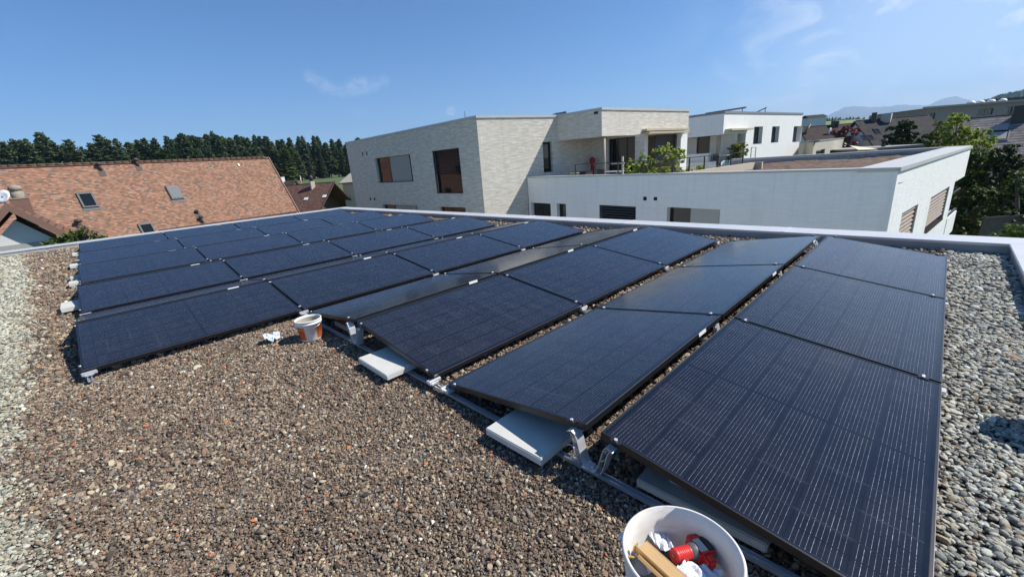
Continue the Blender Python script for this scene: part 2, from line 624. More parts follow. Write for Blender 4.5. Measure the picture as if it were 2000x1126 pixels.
parapet((X_END, Y_RIGHT - .45, -.1), (X_END + .42, Y_LEFT + .42, .135), .02)
parapet((-6.4, Y_LEFT, -.1), (X_END - .022, Y_LEFT + .42, .135), .02)
parapet((-6.4, Y_RIGHT - .45, -.1), (X_END - .022, Y_RIGHT, .135), .02)

mr = Mat('roof_substrate')
mr.set(Base_Color=mr.ramp(mr.noise(mr.coord(), 60, 6), [(.35, (.05, .041, .034)), (.65, (.15, .122, .10))]), Roughness=.97)
b = MB()
b.box((-6.4, Y_RIGHT, -.09), (X_END, Y_LEFT, -.008))
tag(b.build('roof_floor', mr.m), kind='structure')


# ------------------------------------------------------------------ gravel as real stones
def stone_mesh(name, seed, squash, rough, smooth, mat):
    r = np.random.default_rng(seed)
    bm = bmesh.new()
    bmesh.ops.create_icosphere(bm, subdivisions=2, radius=.5)
    pl = [(Vector(r.normal(size=3)).normalized(), r.uniform(.28, .44)) for _ in range(7 if rough else 0)]
    ax = r.uniform(.75, 1.15, 3)
    for v in bm.verts:
        c = v.co
        for n, d in pl:
            k = c.dot(n)
            if k > d: c = c - n * (k - d)
        nv = Vector((math.sin(5 * c.x + seed), math.sin(6 * c.y + 2 * seed), math.sin(7 * c.z + seed)))
        c = c + nv * (.05 if rough else .035)
        v.co = Vector((c.x * ax[0] * 1.15, c.y * ax[1], c.z * ax[2] * squash))
    me = bpy.data.meshes.new(name); bm.to_mesh(me); bm.free()
    me.materials.append(mat)
    me.polygons.foreach_set('use_smooth', [smooth] * len(me.polygons))
    return bpy.data.objects.new(name, me)


def stone_mat(name, stops, rough=.85):
    m = Mat(name)
    oi = m.new('ShaderNodeObjectInfo')
    c = m.ramp(oi.outputs['Random'], stops, 'CONSTANT')
    pn = m.noise(oi.outputs['Location'], 1.7, 5, .62)
    c = m.mix(1.0, c, m.ramp(pn, [(.32, (.94, .95, .92)), (.52, (1.19, 1.24, 1.20)), (.70, (1.32, 1.39, 1.36))]), 'MULTIPLY')
    n = m.noise(m.coord(), 3.5, 5, .7)
    k = m.ramp(n, [(.3, (.85, .85, .85)), (.7, (1.36, 1.34, 1.30))])
    m.set(Base_Color=m.mix(1.0, c, k, 'MULTIPLY'), Roughness=rough)
    m.b.inputs['Specular IOR Level'].default_value = .3
    m.bump(m.noise(m.coord(), 9, 3), .35, .03)
    return m.m


L_ = [(0, (.120, .085, .062)), (.10, (.180, .126, .092)), (.20, (.080, .058, .045)), (.28, (.245, .178, .128)), (.39, (.150, .108, .085)), (.48, (.205, .138, .100)), (.56, (.160, .142, .128)),
      (.64, (.295, .220, .155)), (.72, (.055, .042, .036)), (.78, (.200, .120, .085)), (.85, (.38, .30, .215)), (.905, (.24, .21, .19)), (.945, (.40, .335, .25)), (.976, (.22, .115, .08)),
      (.988, (.55, .52, .46)), (.9955, (.50, .15, .06))]
M_LAVA = stone_mat('crushed_lava', L_)
P_ = [(0, (.32, .305, .265)), (.12, (.25, .235, .205)), (.22, (.38, .355, .30)), (.34, (.18, .18, .172)), (.44, (.42, .405, .35)), (.54, (.22, .22, .215)), (.63, (.34, .30, .235)), (.71, (.125, .12, .115)),
      (.78, (.46, .445, .41)), (.86, (.27, .255, .23)), (.925, (.28, .215, .15)), (.965, (.08, .076, .072)), (.988, (.30, .165, .105))]
M_PEB = stone_mat('river_pebbles', P_, .7)
PL_ = [(0, (.33, .305, .24)), (.14, (.255, .235, .18)), (.26, (.375, .35, .285)), (.40, (.195, .18, .145)), (.50, (.41, .39, .33)), (.62, (.225, .215, .18)), (.72, (.315, .265, .18)), (.80, (.135, .125, .105)),
       (.87, (.43, .42, .37)), (.93, (.21, .165, .115)), (.97, (.09, .082, .075))]
M_PEBL = stone_mat('pale_pebbles', PL_, .75)


def scatter(name, pts, rots, scales, protos, kind='stuff'):
    pc = bpy.data.collections.new(name + '_stones')
    for o in protos: pc.objects.link(o)
    me = bpy.data.meshes.new(name)
    n = len(pts)
    me.vertices.add(n)
    me.vertices.foreach_set('co', np.asarray(pts, dtype=np.float32).ravel())
    for an, dat in (('rot', rots), ('scl', scales)):
        a = me.attributes.new(an, 'FLOAT_VECTOR', 'POINT')
        a.data.foreach_set('vector', np.asarray(dat, dtype=np.float32).ravel())
    me.update()
    o = put(bpy.data.objects.new(name, me))
    ng = bpy.data.node_groups.new(name + '_nodes', 'GeometryNodeTree')
    ng.interface.new_socket('Geometry', in_out='INPUT', socket_type='NodeSocketGeometry')
    ng.interface.new_socket('Geometry', in_out='OUTPUT', socket_type='NodeSocketGeometry')
    N = ng.nodes
    gi = N.new('NodeGroupInput'); go = N.new('NodeGroupOutput')
    iop = N.new('GeometryNodeInstanceOnPoints'); iop.inputs['Pick Instance'].default_value = True
    ci = N.new('GeometryNodeCollectionInfo'); ci.inputs['Collection'].default_value = pc
    ci.inputs['Separate Children'].default_value = True; ci.inputs['Reset Children'].default_value = True
    ng.links.new(gi.outputs[0], iop.inputs['Points'])
    ng.links.new(ci.outputs[0], iop.inputs['Instance'])
    for an, sock in (('rot', 'Rotation'), ('scl', 'Scale')):
        na = N.new('GeometryNodeInputNamedAttribute'); na.data_type = 'FLOAT_VECTOR'; na.inputs['Name'].default_value = an
        ng.links.new(na.outputs[0], iop.inputs[sock])
    ng.links.new(iop.outputs[0], go.inputs[0])
    md = o.modifiers.new('stones', 'NODES'); md.node_group = ng
    return tag(o, kind=kind)


def blotch(x, y, f, s):
    return np.sin(x * f + s) * np.sin(y * f * 1.13 + 2.1 * s) * .5 + np.sin(x * f * 2.3 + y * f * 1.7 + s) * .35 + np.sin(y * f * 4.1 - x * f * 3.3 + s) * .2


def left_border(y):
    yb = np.array([-3, 1.27, 1.77, 2.44, 3.01, 4.06, 6.09, 10.1, 15.1, 17]); xb = np.array([-.06, -.12, -.22, -.38, -.40, -.37, -.46, -.68, -1.07, -1.2])
    return np.interp(y, yb, xb)


def cloud(x0, x1, y0, y1, per_m2):
    n = int((x1 - x0) * (y1 - y0) * per_m2)
    return npr.uniform(x0, x1, n), npr.uniform(y0, y1, n)


lx, ly, ls = [], [], []


def lava_patch(x0, x1, y0, y1, d):
    x, y = cloud(x0, x1, y0, y1, 1.75 / (d * d))
    keep = (x + npr.normal(0, .065, len(x)) + .06 * blotch(x, y, 9, 1.0) > left_border(y)) & (y > -1.17 + .05 * blotch(x, y, 7, 2.) + npr.normal(0, .04, len(x)))
    x, y = x[keep], y[keep]
    lx.append(x); ly.append(y); ls.append(np.full(len(x), d) * np.clip(npr.lognormal(-.10, .46, len(x)), .40, 2.6))


lava_patch(-.4, 1.85, -1.3, 1.6, .0094)
lava_patch(-.4, 1.85, 1.6, 3.9, .0118)
lava_patch(1.85, 2.9, -1.2, 3.9, .017)
lava_patch(2.9, 7.9, -1.15, 3.9, .026)
lava_patch(-1.2, .15, 3.9, 8, .018)
lava_patch(-1.3, .15, 8, 17, .026)
lava_patch(.15, 1.9, 3.9, 4.1, .02)
lava_patch(.15, 7.9, 3.9, 5.2, .034)
lava_patch(7.0, 7.9, 5.2, 17, .034)
lx = np.concatenate(lx); ly = np.concatenate(ly); ls = np.concatenate(ls)
# an occasional larger chip
big = npr.random(len(ls)) < .004
ls[big] *= 1.9
lz = ls * npr.uniform(-.25, .42, len(ls)) + .006 * blotch(lx, ly, 6, 4.) - .004
rot = npr.uniform(-.9, .9, (len(ls), 3)); rot[:, 2] = npr.uniform(0, 2 * PI, len(ls))
scl = ls[:, None] * npr.uniform(.8, 1.25, (len(ls), 3))
scatter('lava_gravel', np.stack([lx, ly, lz], 1), rot, scl, [stone_mesh('stone', k, .72, True, False, M_LAVA) for k in range(7)])


def pebbles(name, mask, boxes, mat, seeds):
    X, Y, D = [], [], []
    for (x0, x1, y0, y1, d) in boxes:
        x, y = cloud(x0, x1, y0, y1, 1.9 / (d * d))
        k = mask(x, y)
        X.append(x[k]); Y.append(y[k]); D.append(d * np.clip(npr.lognormal(-.03, .32, k.sum()), .4, 2.0))
    X = np.concatenate(X); Y = np.concatenate(Y); D = np.concatenate(D)
    Z = D * npr.uniform(-.12, .36, len(D))
    r = npr.uniform(-.45, .45, (len(D), 3)); r[:, 2] = npr.uniform(0, 2 * PI, len(D))
    s = D[:, None] * npr.uniform(.8, 1.25, (len(D), 3))
    return scatter(name, np.stack([X, Y, Z], 1), r, s, [stone_mesh('pebble', k, .55, False, True, mat) for k in seeds])


pebbles('right_pebbles', lambda x, y: (y < -1.15 + .06 * blotch(x, y, 6, 3.) + npr.normal(0, .03, len(x))) ,
        [(.6, 3.2, Y_RIGHT, -1.05, .0185), (3.2, 5, Y_RIGHT, -1.05, .022), (5, X_END, Y_RIGHT, -1.05, .027)], M_PEB, range(20, 26))
pebbles('left_pebbles', lambda x, y: x + npr.normal(0, .065, len(x)) + .06 * blotch(x, y, 9, 1.0) < left_border(y) + .02,
        [(-1.0, .1, .2, 3.0, .0125), (-1.0, .1, 3.0, 5.5, .017), (-2.2, -.15, 5.5, 10, .025), (-3.0, -1.0, -1.4, 5.5, .030), (-4.2, -2.2, 5.5, 10, .040), (-4, -.5, 10, Y_LEFT, .040)], M_PEBL, range(30, 36))
# strays of pale pebble in the brown bed, dark lava dust in the right strip
x, y = cloud(-.3, 1.75, 0, 3.7, 8)
d = npr.uniform(.012, .026, len(x))
scatter('stray_pebbles', np.stack([x, y, d * .15], 1), np.stack([x * 0, y * 0, npr.uniform(0, 6.28, len(x))], 1), d[:, None] * npr.uniform(.7, 1.2, (len(x), 3)),
        [stone_mesh('pebble', k, .55, False, True, M_PEB) for k in range(40, 44)])
x, y = cloud(1.0, 7.8, -1.36, -1.1, 2600)
k = blotch(x, y, 3.1, 7.) + npr.normal(0, .35, len(x)) > .55
x, y = x[k], y[k]
d = npr.uniform(.008, .022, len(x))
scatter('lava_spill', np.stack([x, y, d * npr.uniform(-.1, .6, len(x))], 1), npr.uniform(-1, 1, (len(x), 3)) * [1, 1, 3], d[:, None] * npr.uniform(.7, 1.2, (len(x), 3)),
        [stone_mesh('stone', k, .7, True, False, M_LAVA) for k in range(50, 54)])
# orange brick chips, countless small bits in the gravel
M_CHIP = plain('brick_chip', (.46, .13, .055), .9, 0, .25, 30)
x, y = cloud(-.1, 1.75, -.6, 3.8, 6)
d = npr.uniform(.009, .021, len(x))
scatter('brick_chips', np.stack([x, y, d * .35 + .003], 1), npr.uniform(-.5, .5, (len(x), 3)) * [1, 1, 6], d[:, None] * npr.uniform(.7, 1.3, (len(x), 3)),
        [stone_mesh('chip', k, .5, True, False, M_CHIP) for k in range(60, 64)])

# ------------------------------------------------------------------ solar panels
ROWTXT = {1: 'the right-hand row sloping down to the grey pebbles', 2: 'the row over the large half-shaded slab, high edge at the right',
          3: 'the row over the small bright slab, sloping right', 4: 'the glossy row sloping left beside the orange bucket',
          5: 'the long front row behind the orange bucket', 6: 'the row seen as a narrow strip behind the front row',
          7: 'the second long row behind the orange bucket', 9: 'the third long row behind the orange bucket',
          11: 'the fourth long row behind the orange bucket', 13: 'the rearmost row along the far roof edge'}
POS3 = ['nearest', 'middle', 'farthest']
POS4 = ['leftmost', 'second', 'third', 'rightmost']


def make_panel():
    root = empty('solar_module')
    h = .035
    fr = MB()
    t = .011
    for lo, hi in (((0, 0, -h), (PL, t, 0)), ((0, PW - t, -h), (PL, PW, 0)), ((0, t, -h), (t, PW - t, 0)), ((PL - t, t, -h), (PL, PW - t, 0))):
        fr.box(lo, hi, bev=.0012)
    ed = fr      # light glint along the upper frame edges, painted as a pale strip
    for p, q in (((.002, PW + .0006, -.0012), (PL - .002, PW + .0006, -.0012)), ((.002, -.0006, -.0012), (PL - .002, -.0006, -.0012))):
        ed.bar(p, q, .0022, mi=1)
    fr.build('frame', [M_FRAME, M_FRAME_EDGE], root)
    g = MB(); g.box((t, t, -.008), (PL - t, PW - t, -.0022))
    g.build('glass', MG, root)
    bs = MB(); bs.box((t, t, -.0125), (PL - t, PW - t, -.0085)); bs.build('backsheet', M_BLACK, root)
    st = MB(); st.box((.30, PW + .0004, -.030), (.42, PW + .0016, -.004)); st.build('sticker', M_STICK, root)
    for x0 in (-.018, PL - .012):
        for y0 in (.055, PW - .105):
            cl = MB()
            cl.box((x0, y0, -.004), (x0 + .030, y0 + .05, .0035), bev=.001)
            cl.tube([(x0 + .015, y0 + .025, .003), (x0 + .015, y0 + .025, .011)], .0085, 8, 1)
            cl.build('clamp', [M_FRAME, M_ALU], root)
    return root


proto = make_panel()
first = True
for row in range(1, 15):
    k = (row + 1) // 2
    ridge = (k - 1) * PER                     # world y of the ridge
    cols = range(1, 4) if row <= 4 else range(0, 4)
    for j in cols:
        o = proto if first else copy_tree(proto)
        first = False
        jit = [rnd.gauss(0, R_(.07)) for _ in range(2)]
        if row % 2:
            o.location = (j * LP, ridge - GAPH / 2 - CT, PZ)
            o.rotation_euler = (TILT + jit[0], jit[1], 0)
        else:
            o.location = ((j + 1) * LP - .02, ridge + GAPH / 2 + CT, PZ)
            o.rotation_euler = (TILT + jit[0], jit[1], PI)
        pos = POS3[j - 1] if row <= 4 else POS4[j]
        txt = ROWTXT.get(row, 'the back-sloping row hidden by the %s long row' % {8: 'third', 10: 'fourth', 12: 'rearmost'}.get(row))
        if row == 14: txt = 'the last back-sloping row against the far parapet'
        tag(o, ('%s black panel in %s' % (pos, txt)), 'solar panel', 'black solar panels on the roof')

# ------------------------------------------------------------------ rails with their brackets
def strip(b, prof, x0, x1):
    """prof: (y,z) centreline of a bent sheet, swept along x as thin sheet"""
    t = .003
    P = [Vector((0, y, z)) for y, z in prof]
    off = []
    for i, p in enumerate(P):
        d = (P[min(i + 1, len(P) - 1)] - P[max(i - 1, 0)]).normalized()
        off.append(Vector((0, -d.z, d.y)) * t)
    n = len(P)
    vs = []
    for x in (x0, x1):
        vs += [(x, p.y, p.z) for p in P] + [(x, p.y + o.y, p.z + o.z) for p, o in zip(P, off)]
    fs = []
    for i in range(n - 1):
        a, c = i, i + 1
        fs += [(a, c, c + 2 * n, a + 2 * n), (a + n, a + 3 * n, c + 3 * n, c + n), (a, a + n, c + n, c), (a + 2 * n, c + 2 * n, c + 3 * n, a + 3 * n)]
    b.mesh(vs, fs)


def ridge_bracket(b, y, sgn, x):
    """curved aluminium support from the rail up to a high panel edge"""
    zt = PZ + ST - .042
    w = .028
    prof = [(y + sgn * .012, .048), (y + sgn * .030, .050), (y + sgn * .046, .060), (y + sgn * .058, .090), (y + sgn * .070, .130), (y + sgn * .078, .165), (y + sgn * .086, zt - .03), (y + sgn * .096, zt - .008), (y + sgn * .112, zt), (y + sgn * .140, zt - .012)]
    strip(b, prof, x - w, x + w)
    strip(b, [(p[0] + sgn * .026, p[1] - .004) for p in prof[2:8]], x - w, x + w)
    for f in (4, 6):
        p = prof[f]
        b.bar((x, p[0], p[1]), (x, p[0] + sgn * .026, p[1] + .016), 2 * w, .0025, up=(0, 0, 1))


RAILTXT = ['at the left ends of the long rows', 'along the near front ends of the right-hand rows', 'under the first panel joints from the camera', 'under the second panel joints', 'at the far row ends by the parapet']
for j in range(5):
    y0 = -1.175 if j else 2 * PER - CT - .14
    if j == 0: y0 = 2 * PER - CT - .16
    y1 = 6 * PER + CT + .15
    x = j * LP - .010 if j else .035
    if j == 1: x = LP - .012
    if j == 4: x = j * LP - .05
    rail = thing('mounting_rail', 'long thin aluminium rail on the gravel ' + RAILTXT[j], 'mounting rail', (x, y0, 0))
    rb = MB()
    for dx in (-.0125, .0125):
        rb.bar((dx, 0, .030), (dx, y1 - y0, .030), .005, .020)
    rb.bar((0, 0, .0215), (0, y1 - y0, .0215), .022, .003)
    rb.build('channel', M_ALU_D, rail)
    for k in range(7):
        if j == 0 and k < 2: continue
        yr = k * PER - y0
        for sgn in (-1, 1):
            bb = MB(); ridge_bracket(bb, yr - sgn * .012, sgn, 0); bb.build('ridge_bracket', M_ALU, rail)
            yl = yr + sgn * (GAPH / 2 + CT)
            if yl < .02: pass
            lb = MB()
            lb.box((-.03, yl - .035 - sgn * .01, .044), (.03, yl + .035 - sgn * .01, .062), bev=.002)
            lb.box((-.025, yl - .008 - sgn * .035, .0605), (.025, yl + .008 - sgn * .035, PZ - .037))
            if not (k == 0 and sgn < 0): lb.box((-.045, yl + sgn * .012 - .010, .050), (.055, yl + sgn * .012 + .010, .080), bev=.004)
            lb.build('foot_bracket', M_ALU, rail)
        pb = MB(); pb.box((-.028, yr - .05, .0425), (.028, yr + .05, .0475), bev=.001)
        pb.tube([(0, yr, .047), (0, yr, .058)], .008, 6)
        pb.build('base_plate', M_ALU, rail)

# ------------------------------------------------------------------ ballast slabs
def slab(x0, y0, x1, y1, z, t, label, mat=M_CONC, rot=0):
    cx, cy = (x0 + x1) / 2, (y0 + y1) / 2
    b = MB()
    b.box((x0 - cx, y0 - cy, 0), (x1 - cx, y1 - cy, t), bev=.005)
    o = b.build('concrete_slab', mat)
    o.location = (cx, cy, z); o.rotation_euler = (0, 0, rot)
    return tag(o, label, 'paving slab', 'concrete ballast slabs')


slab(1.625, .205, 2.03, .615, .034, .045, 'square pale concrete slab, half in shade under the middle panel edge', rot=R_(0.5))
slab(1.590, 1.645, 1.99, 2.115, .034, .045, 'small bright concrete slab jutting out beside the finely gridded panel', rot=R_(-1))
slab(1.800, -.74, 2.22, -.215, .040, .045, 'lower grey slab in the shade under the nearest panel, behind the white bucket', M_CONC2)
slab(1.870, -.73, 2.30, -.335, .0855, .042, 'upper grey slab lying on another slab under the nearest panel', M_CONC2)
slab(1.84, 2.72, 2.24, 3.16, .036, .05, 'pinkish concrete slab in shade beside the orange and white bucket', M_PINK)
lefts = [(-.20, 6.88, .25, 7.33, 'largest pale block jutting out left of the second long panel row'),
         (-.15, 9.02, .3, 9.30, 'pale block end left of the third long panel row, nearer one'),
         (-.14, 9.72, .3, 9.98, 'pale block end at the left of the third long panel row, farther one'),
         (-.17, 11.55, .3, 11.95, 'pale block end jutting out left of the fourth long panel row'),
         (-.10, 12.55, .3, 12.80, 'tiny pale block end between the fourth and rearmost rows'),
         (-.16, 14.0, .3, 14.4, 'pale block end at the left of the rearmost panel row')]
for a in lefts:
    slab(a[0], a[1], a[2], a[3], .034, .06, a[4], M_CONC, R_(rnd.uniform(-2, 2)))

# cable loop, blue connector and cables
b = MB()
c = Vector((1.79, .155, .035))
b.tube([c + Vector((.028 * math.sin(t) * .6, .030 * math.cos(t), .02 + .026 * math.sin(t))) for t in np.linspace(.6, 5.6, 16)], .004, 8)
tag(b.build('cable_loop', M_ALU_D), 'small curled metal hook beside the half-shaded slab', 'hook')
b = MB()
p = Vector((3.52, -.01, .19))
b.tube([p, p + Vector((.055, .006, -.006))], .014, 10); b.tube([p + Vector((.055, .006, -.006)), p + Vector((.095, .01, -.02))], .010, 10)
b.box(tuple(p + Vector((.01, -.012, -.05))), tuple(p + Vector((.04, .012, -.005))), bev=.003)
tag(b.build('cable_connector', M_BLUE), 'blue plug connector hanging in the gap between the two right-hand rows', 'connector')
b = MB()
b.tube([(1.80, -.86, .05), (1.84, -.93, .035), (1.86, -1.0, .03), (1.93, -1.08, .028), (2.0, -1.10, .03)], .0045, 8, 0)
b.tube([(1.86, -.84, .05), (1.81, -.95, .045), (1.80, -1.04, .03), (1.83, -1.12, .03)], .0045, 8, 0)
b.tube([(1.815, -.93, .052), (1.82, -.965, .050), (1.835, -1.0, .047)], .006, 8, 1)
o = b.build('solar_cable', [M_CABLE, M_YG])
tag(o, 'loose black cables with a yellow wrap under the nearest panel beside the white bucket', 'cable')


# ------------------------------------------------------------------ buckets
def mat_bucket():
    m = Mat('white_bucket_plastic')
    n = m.noise(m.coord(), 7, 6, .6)
    n2 = m.noise(m.coord('Object', (40, 40, 3)), 1, 5)
    c = m.ramp(n, [(.3, (.66, .62, .55)), (.6, (.80, .78, .73))])
    c = m.mix(m.math('MULTIPLY', n2, .25), c, (.55, .47, .36))
    sc = m.noise(m.coord('Object', (9, 9, 60)), 1.4, 5, .7)
    c = m.mix(m.math('MULTIPLY', m.ramp(sc, [(.56, (0, 0, 0)), (.70, (1, 1, 1))]), .35), c, (.36, .31, .25))
    m.set(Base_Color=c, Roughness=.42)
    m.b.inputs['Subsurface Weight'].default_value = .12
    m.b.inputs['Subsurface Radius'].default_value = (.03, .025, .02)
    return m.m


M_BUCKET = mat_bucket()
M_WIRE = plain('steel_wire', (.5, .5, .5), .35, .9)


def bucket(label, loc, r0, r1, h, mat, wall=.003, lip=.006):
    t = thing('bucket', label, 'bucket', loc)
    b = MB()
    prof = [(0, .004), (r0 - .01, .004), (r0, .010), (r0 + (r1 - r0) * .72, h * .74), (r0 + (r1 - r0) * .74 + .004, h * .745), (r0 + (r1 - r0) * .80 + .004, h * .80), (r0 + (r1 - r0) * .82, h * .805),
            (r1 - .001, h - .02), (r1 + lip, h - .018), (r1 + lip, h - .004), (r1 + .002, h), (r1 - wall, h - .001), (r0 + (r1 - r0) * .80 - wall, h * .80), (r0 + (r1 - r0) * .77 - wall - .003, h * .77), (r0 - wall, .012), (0, .010)]
    b.lathe(prof, 128)
    b.build('body', mat, t)
    return t


bk = bucket('large white bucket of tools at the bottom edge of the photo', (1.335, -.613, 0), .135, .163, .37, M_BUCKET)
b = MB()      # wire handle folded down outside the rim
pts = []
for a in np.linspace(-.15, PI + .15, 25):
    rr = .176
    pts.append((rr * math.cos(a + R_(-75)), rr * math.sin(a + R_(-75)), .335 - .055 * math.sin(max(0, min(PI, a)))))
b.tube(pts, .0022, 6)
b.build('handle', M_WIRE, bk)
for a in (R_(-75), R_(105)):
    b = MB()
    b.tube([(.162 * math.cos(a), .162 * math.sin(a), .335), (.184 * math.cos(a), .184 * math.sin(a), .335)], .011, 10)
    b.build('handle_lug', M_BUCKET, bk)

# bucket contents
M_CARD = plain('cardboard', (.50, .32, .15), .85, 0, .1, 25)
M_REDP = plain('red_tool_plastic', (.60, .030, .028), .42, 0, .06)
M_GREYP = plain('grey_tool_plastic', (.10, .10, .105), .5)
M_LBL = plain('pale_tool_label', (.48, .50, .47), .45)
M_BRASS = plain('brass', (.50, .34, .10), .35, .9)
M_FILM = plain('white_plastic_film', (.72, .74, .80), .42, 0, .05, 6, .3)
M_SLATE = plain('slate_blue_plastic', (.085, .105, .16), .5, 0, .15, 12)


def crumple(name, pts_uv, centre, ax, ay, nrm, nu, nv, amp, seed, mat, label, cat, thick=.0012):
    r = random.Random(seed)
    ph = [(r.uniform(3, 15), r.uniform(3, 15), r.uniform(0, 6.28), r.uniform(.3, 1)) for _ in range(7)]
    ax, ay, nrm, centre = Vector(ax), Vector(ay), Vector(nrm), Vector(centre)
    b = MB(); vs = []
    for j in range(nv + 1):
        for i in range(nu + 1):
            u, v = i / nu - .5, j / nv - .5
            h = sum(w * (abs(math.sin(a * u + bb * v + c)) - .6) for a, bb, c, w in ph) * amp / 3
            e = 1 - .25 * abs(math.sin(7 * u + seed)) * abs(v) * 2
            hh = h + amp * 1.2 * (u * u - v * v) + r.uniform(-.15, .15) * amp
            vs.append(centre + ax * (u * e) + ay * (v * (1 - .3 * abs(u))) + nrm * hh)
    fs = [(j * (nu + 1) + i, j * (nu + 1) + i + 1, (j + 1) * (nu + 1) + i + 1, (j + 1) * (nu + 1) + i) for j in range(nv) for i in range(nu)]
    b.mesh(vs, fs, 0, True)
    o = b.build(name, mat)
    sm = o.modifiers.new('thickness', 'SOLIDIFY'); sm.thickness = thick
    return tag(o, label, cat)


def frame_from(px_right, up_hint=(0, 0, 1)):
    d = Vector(px_right).normalized(); u = Vector(up_hint); s_ = d.cross(u).normalized(); u = s_.cross(d)
    return Matrix((d, s_, u)).transposed().to_4x4()


# red tool: a ridged red barrel, grey collar, wide red body with label
pA = atz(1316, 1085, .285); pB = atz(1356, 1080, .275); pC = atz(1382, 1068, .27)
tl = thing('power_tool', 'red handheld tool with ridged barrel and grey collar inside the white bucket', 'power tool', tuple(pA))
axis = (pC - pA).normalized()
Mt = frame_from(axis)
b = MB()
rot_y = Mt @ Matrix.Rotation(PI / 2, 4, 'Y')
r0 = .0225
prof = [(0, -.002), (r0 * .86, -.002), (r0, .003)]
z = .006
for i in range(6):
    prof += [(r0 * 1.0, z), (r0 * 1.0, z + .004), (r0 * .955, z + .005), (r0 * .955, z + .006)]
    z += .0072
prof += [(r0, z), (r0 * .98, .056)]
b.lathe(prof, 28, rot_y); b.build('barrel', M_REDP, tl)
b = MB(); b.lathe([(0, -.0042), (.0045, -.0042), (.0045, -.0015)], 14, rot_y); b.build('brass_pin', M_BRASS, tl)
b = MB(); b.lathe([(r0 * .97, .056), (r0 * 1.08, .060), (r0 * 1.18, .072), (r0 * 1.18, .080), (0, .081)], 28, rot_y); b.build('collar', M_GREYP, tl)
b = MB()
b.box((.074, -.046, -.028), (.130, .040, .022), Mt, bev=.008)
b.box((.082, .030, -.026), (.112, .062, .018), Mt, bev=.007)
b.build('housing', M_REDP, tl)
b = MB(); b.box((.078, -.020, .0205), (.104, .026, .0245), Mt, bev=.0012); b.build('label_plate', M_LBL, tl)
b = MB(); b.box((.106, -.022, .0205), (.127, .028, .0248), Mt, bev=.0012); b.build('grip_pad', M_BLACK, tl)
b = MB(); b.box((.072, -.030, .010), (.080, -.012, .024), Mt, bev=.002); b.build('trigger', M_REDP, tl)

# folded cardboard tray
q0 = atz(1256, 1062, .315); q1 = atz(1322, 1122, .30)
ct = thing('cardboard_tray', 'folded tan cardboard strip leaning in the white bucket', 'cardboard', tuple(q0))
Mc = frame_from(q1 - q0)
L = (q1 - q0).length + .06
b = MB()
b.box((0, -.016, 0), (L, .020, .0022), Mc)
b.box((-.012, .020, -.020), (L, .0225, .0022), Mc)
b.box((0, -.0182, -.014), (L, -.016, .003), Mc)
b.box((-.004, .0225, -.022), (L, .033, -.0198), Mc)
b.box((.01, .033, -.022), (L, .0352, -.006), Mc)
b.build('folded_board', M_CARD, ct)
b = MB(); b.box((-.014, .012, -.022), (-.0105, .030, .006), Mc); b.build('end_flap', M_CARD, ct)

crumple('plastic_bag', None, atz(1291, 1052, .27), tuple((atz(1312, 1078, .26) - atz(1270, 1033, .28)) * 1.05), tuple((atz(1312, 1045, .27) - atz(1282, 1060, .27)) * .85), (0, 0, 1), 28, 16, .016, 5, M_FILM,
        'upper crumpled white plastic bag beside the red tool in the bucket', 'plastic bag')
crumple('plastic_bag', None, atz(1362, 1120, .27), tuple((atz(1402, 1126, .26) - atz(1325, 1105, .28)) * 1.1), tuple((atz(1385, 1105, .27) - atz(1345, 1150, .27)) * .9), (0, 0, 1), 28, 22, .020, 9, M_FILM,
        'lower crumpled white plastic bag in front of the red tool in the bucket', 'plastic bag')
b = MB()
pz = atz(1254, 1095, .255)
b.lathe([(0, .012), (.016, .012), (.018, .010), (.034, .010), (.038, .006), (.039, -.02), (0, -.02)], 32, Matrix.Translation(pz) @ Euler((R_(20), R_(-28), 0)).to_matrix().to_4x4())
tag(b.build('plastic_disc', M_SLATE), 'round slate-blue plastic disc low inside the white bucket', 'disc')
# debris filling the bottom of the bucket
b = MB()
b.lathe([(0, .205), (.05, .215), (.10, .20), (.148, .205), (.148, .19), (0, .19)], 24, Matrix.Translation((1.335, -.613, 0)))
tag(b.build('bucket_filling', plain('mixed_scraps', (.17, .165, .175), .7, 0, .6, 60)), kind='stuff')
b = MB()
b.box((-.02, -.006, 0), (.02, .006, .004), Matrix.Translation(atz(1233, 1088, .30)) @ Euler((.3, .9, .8)).to_matrix().to_4x4(), bev=.001)
tag(b.build('wooden_peg', plain('yellow_plastic', (.62, .36, .04), .5)), 'small yellow piece at the left inside wall of the white bucket', 'scrap')


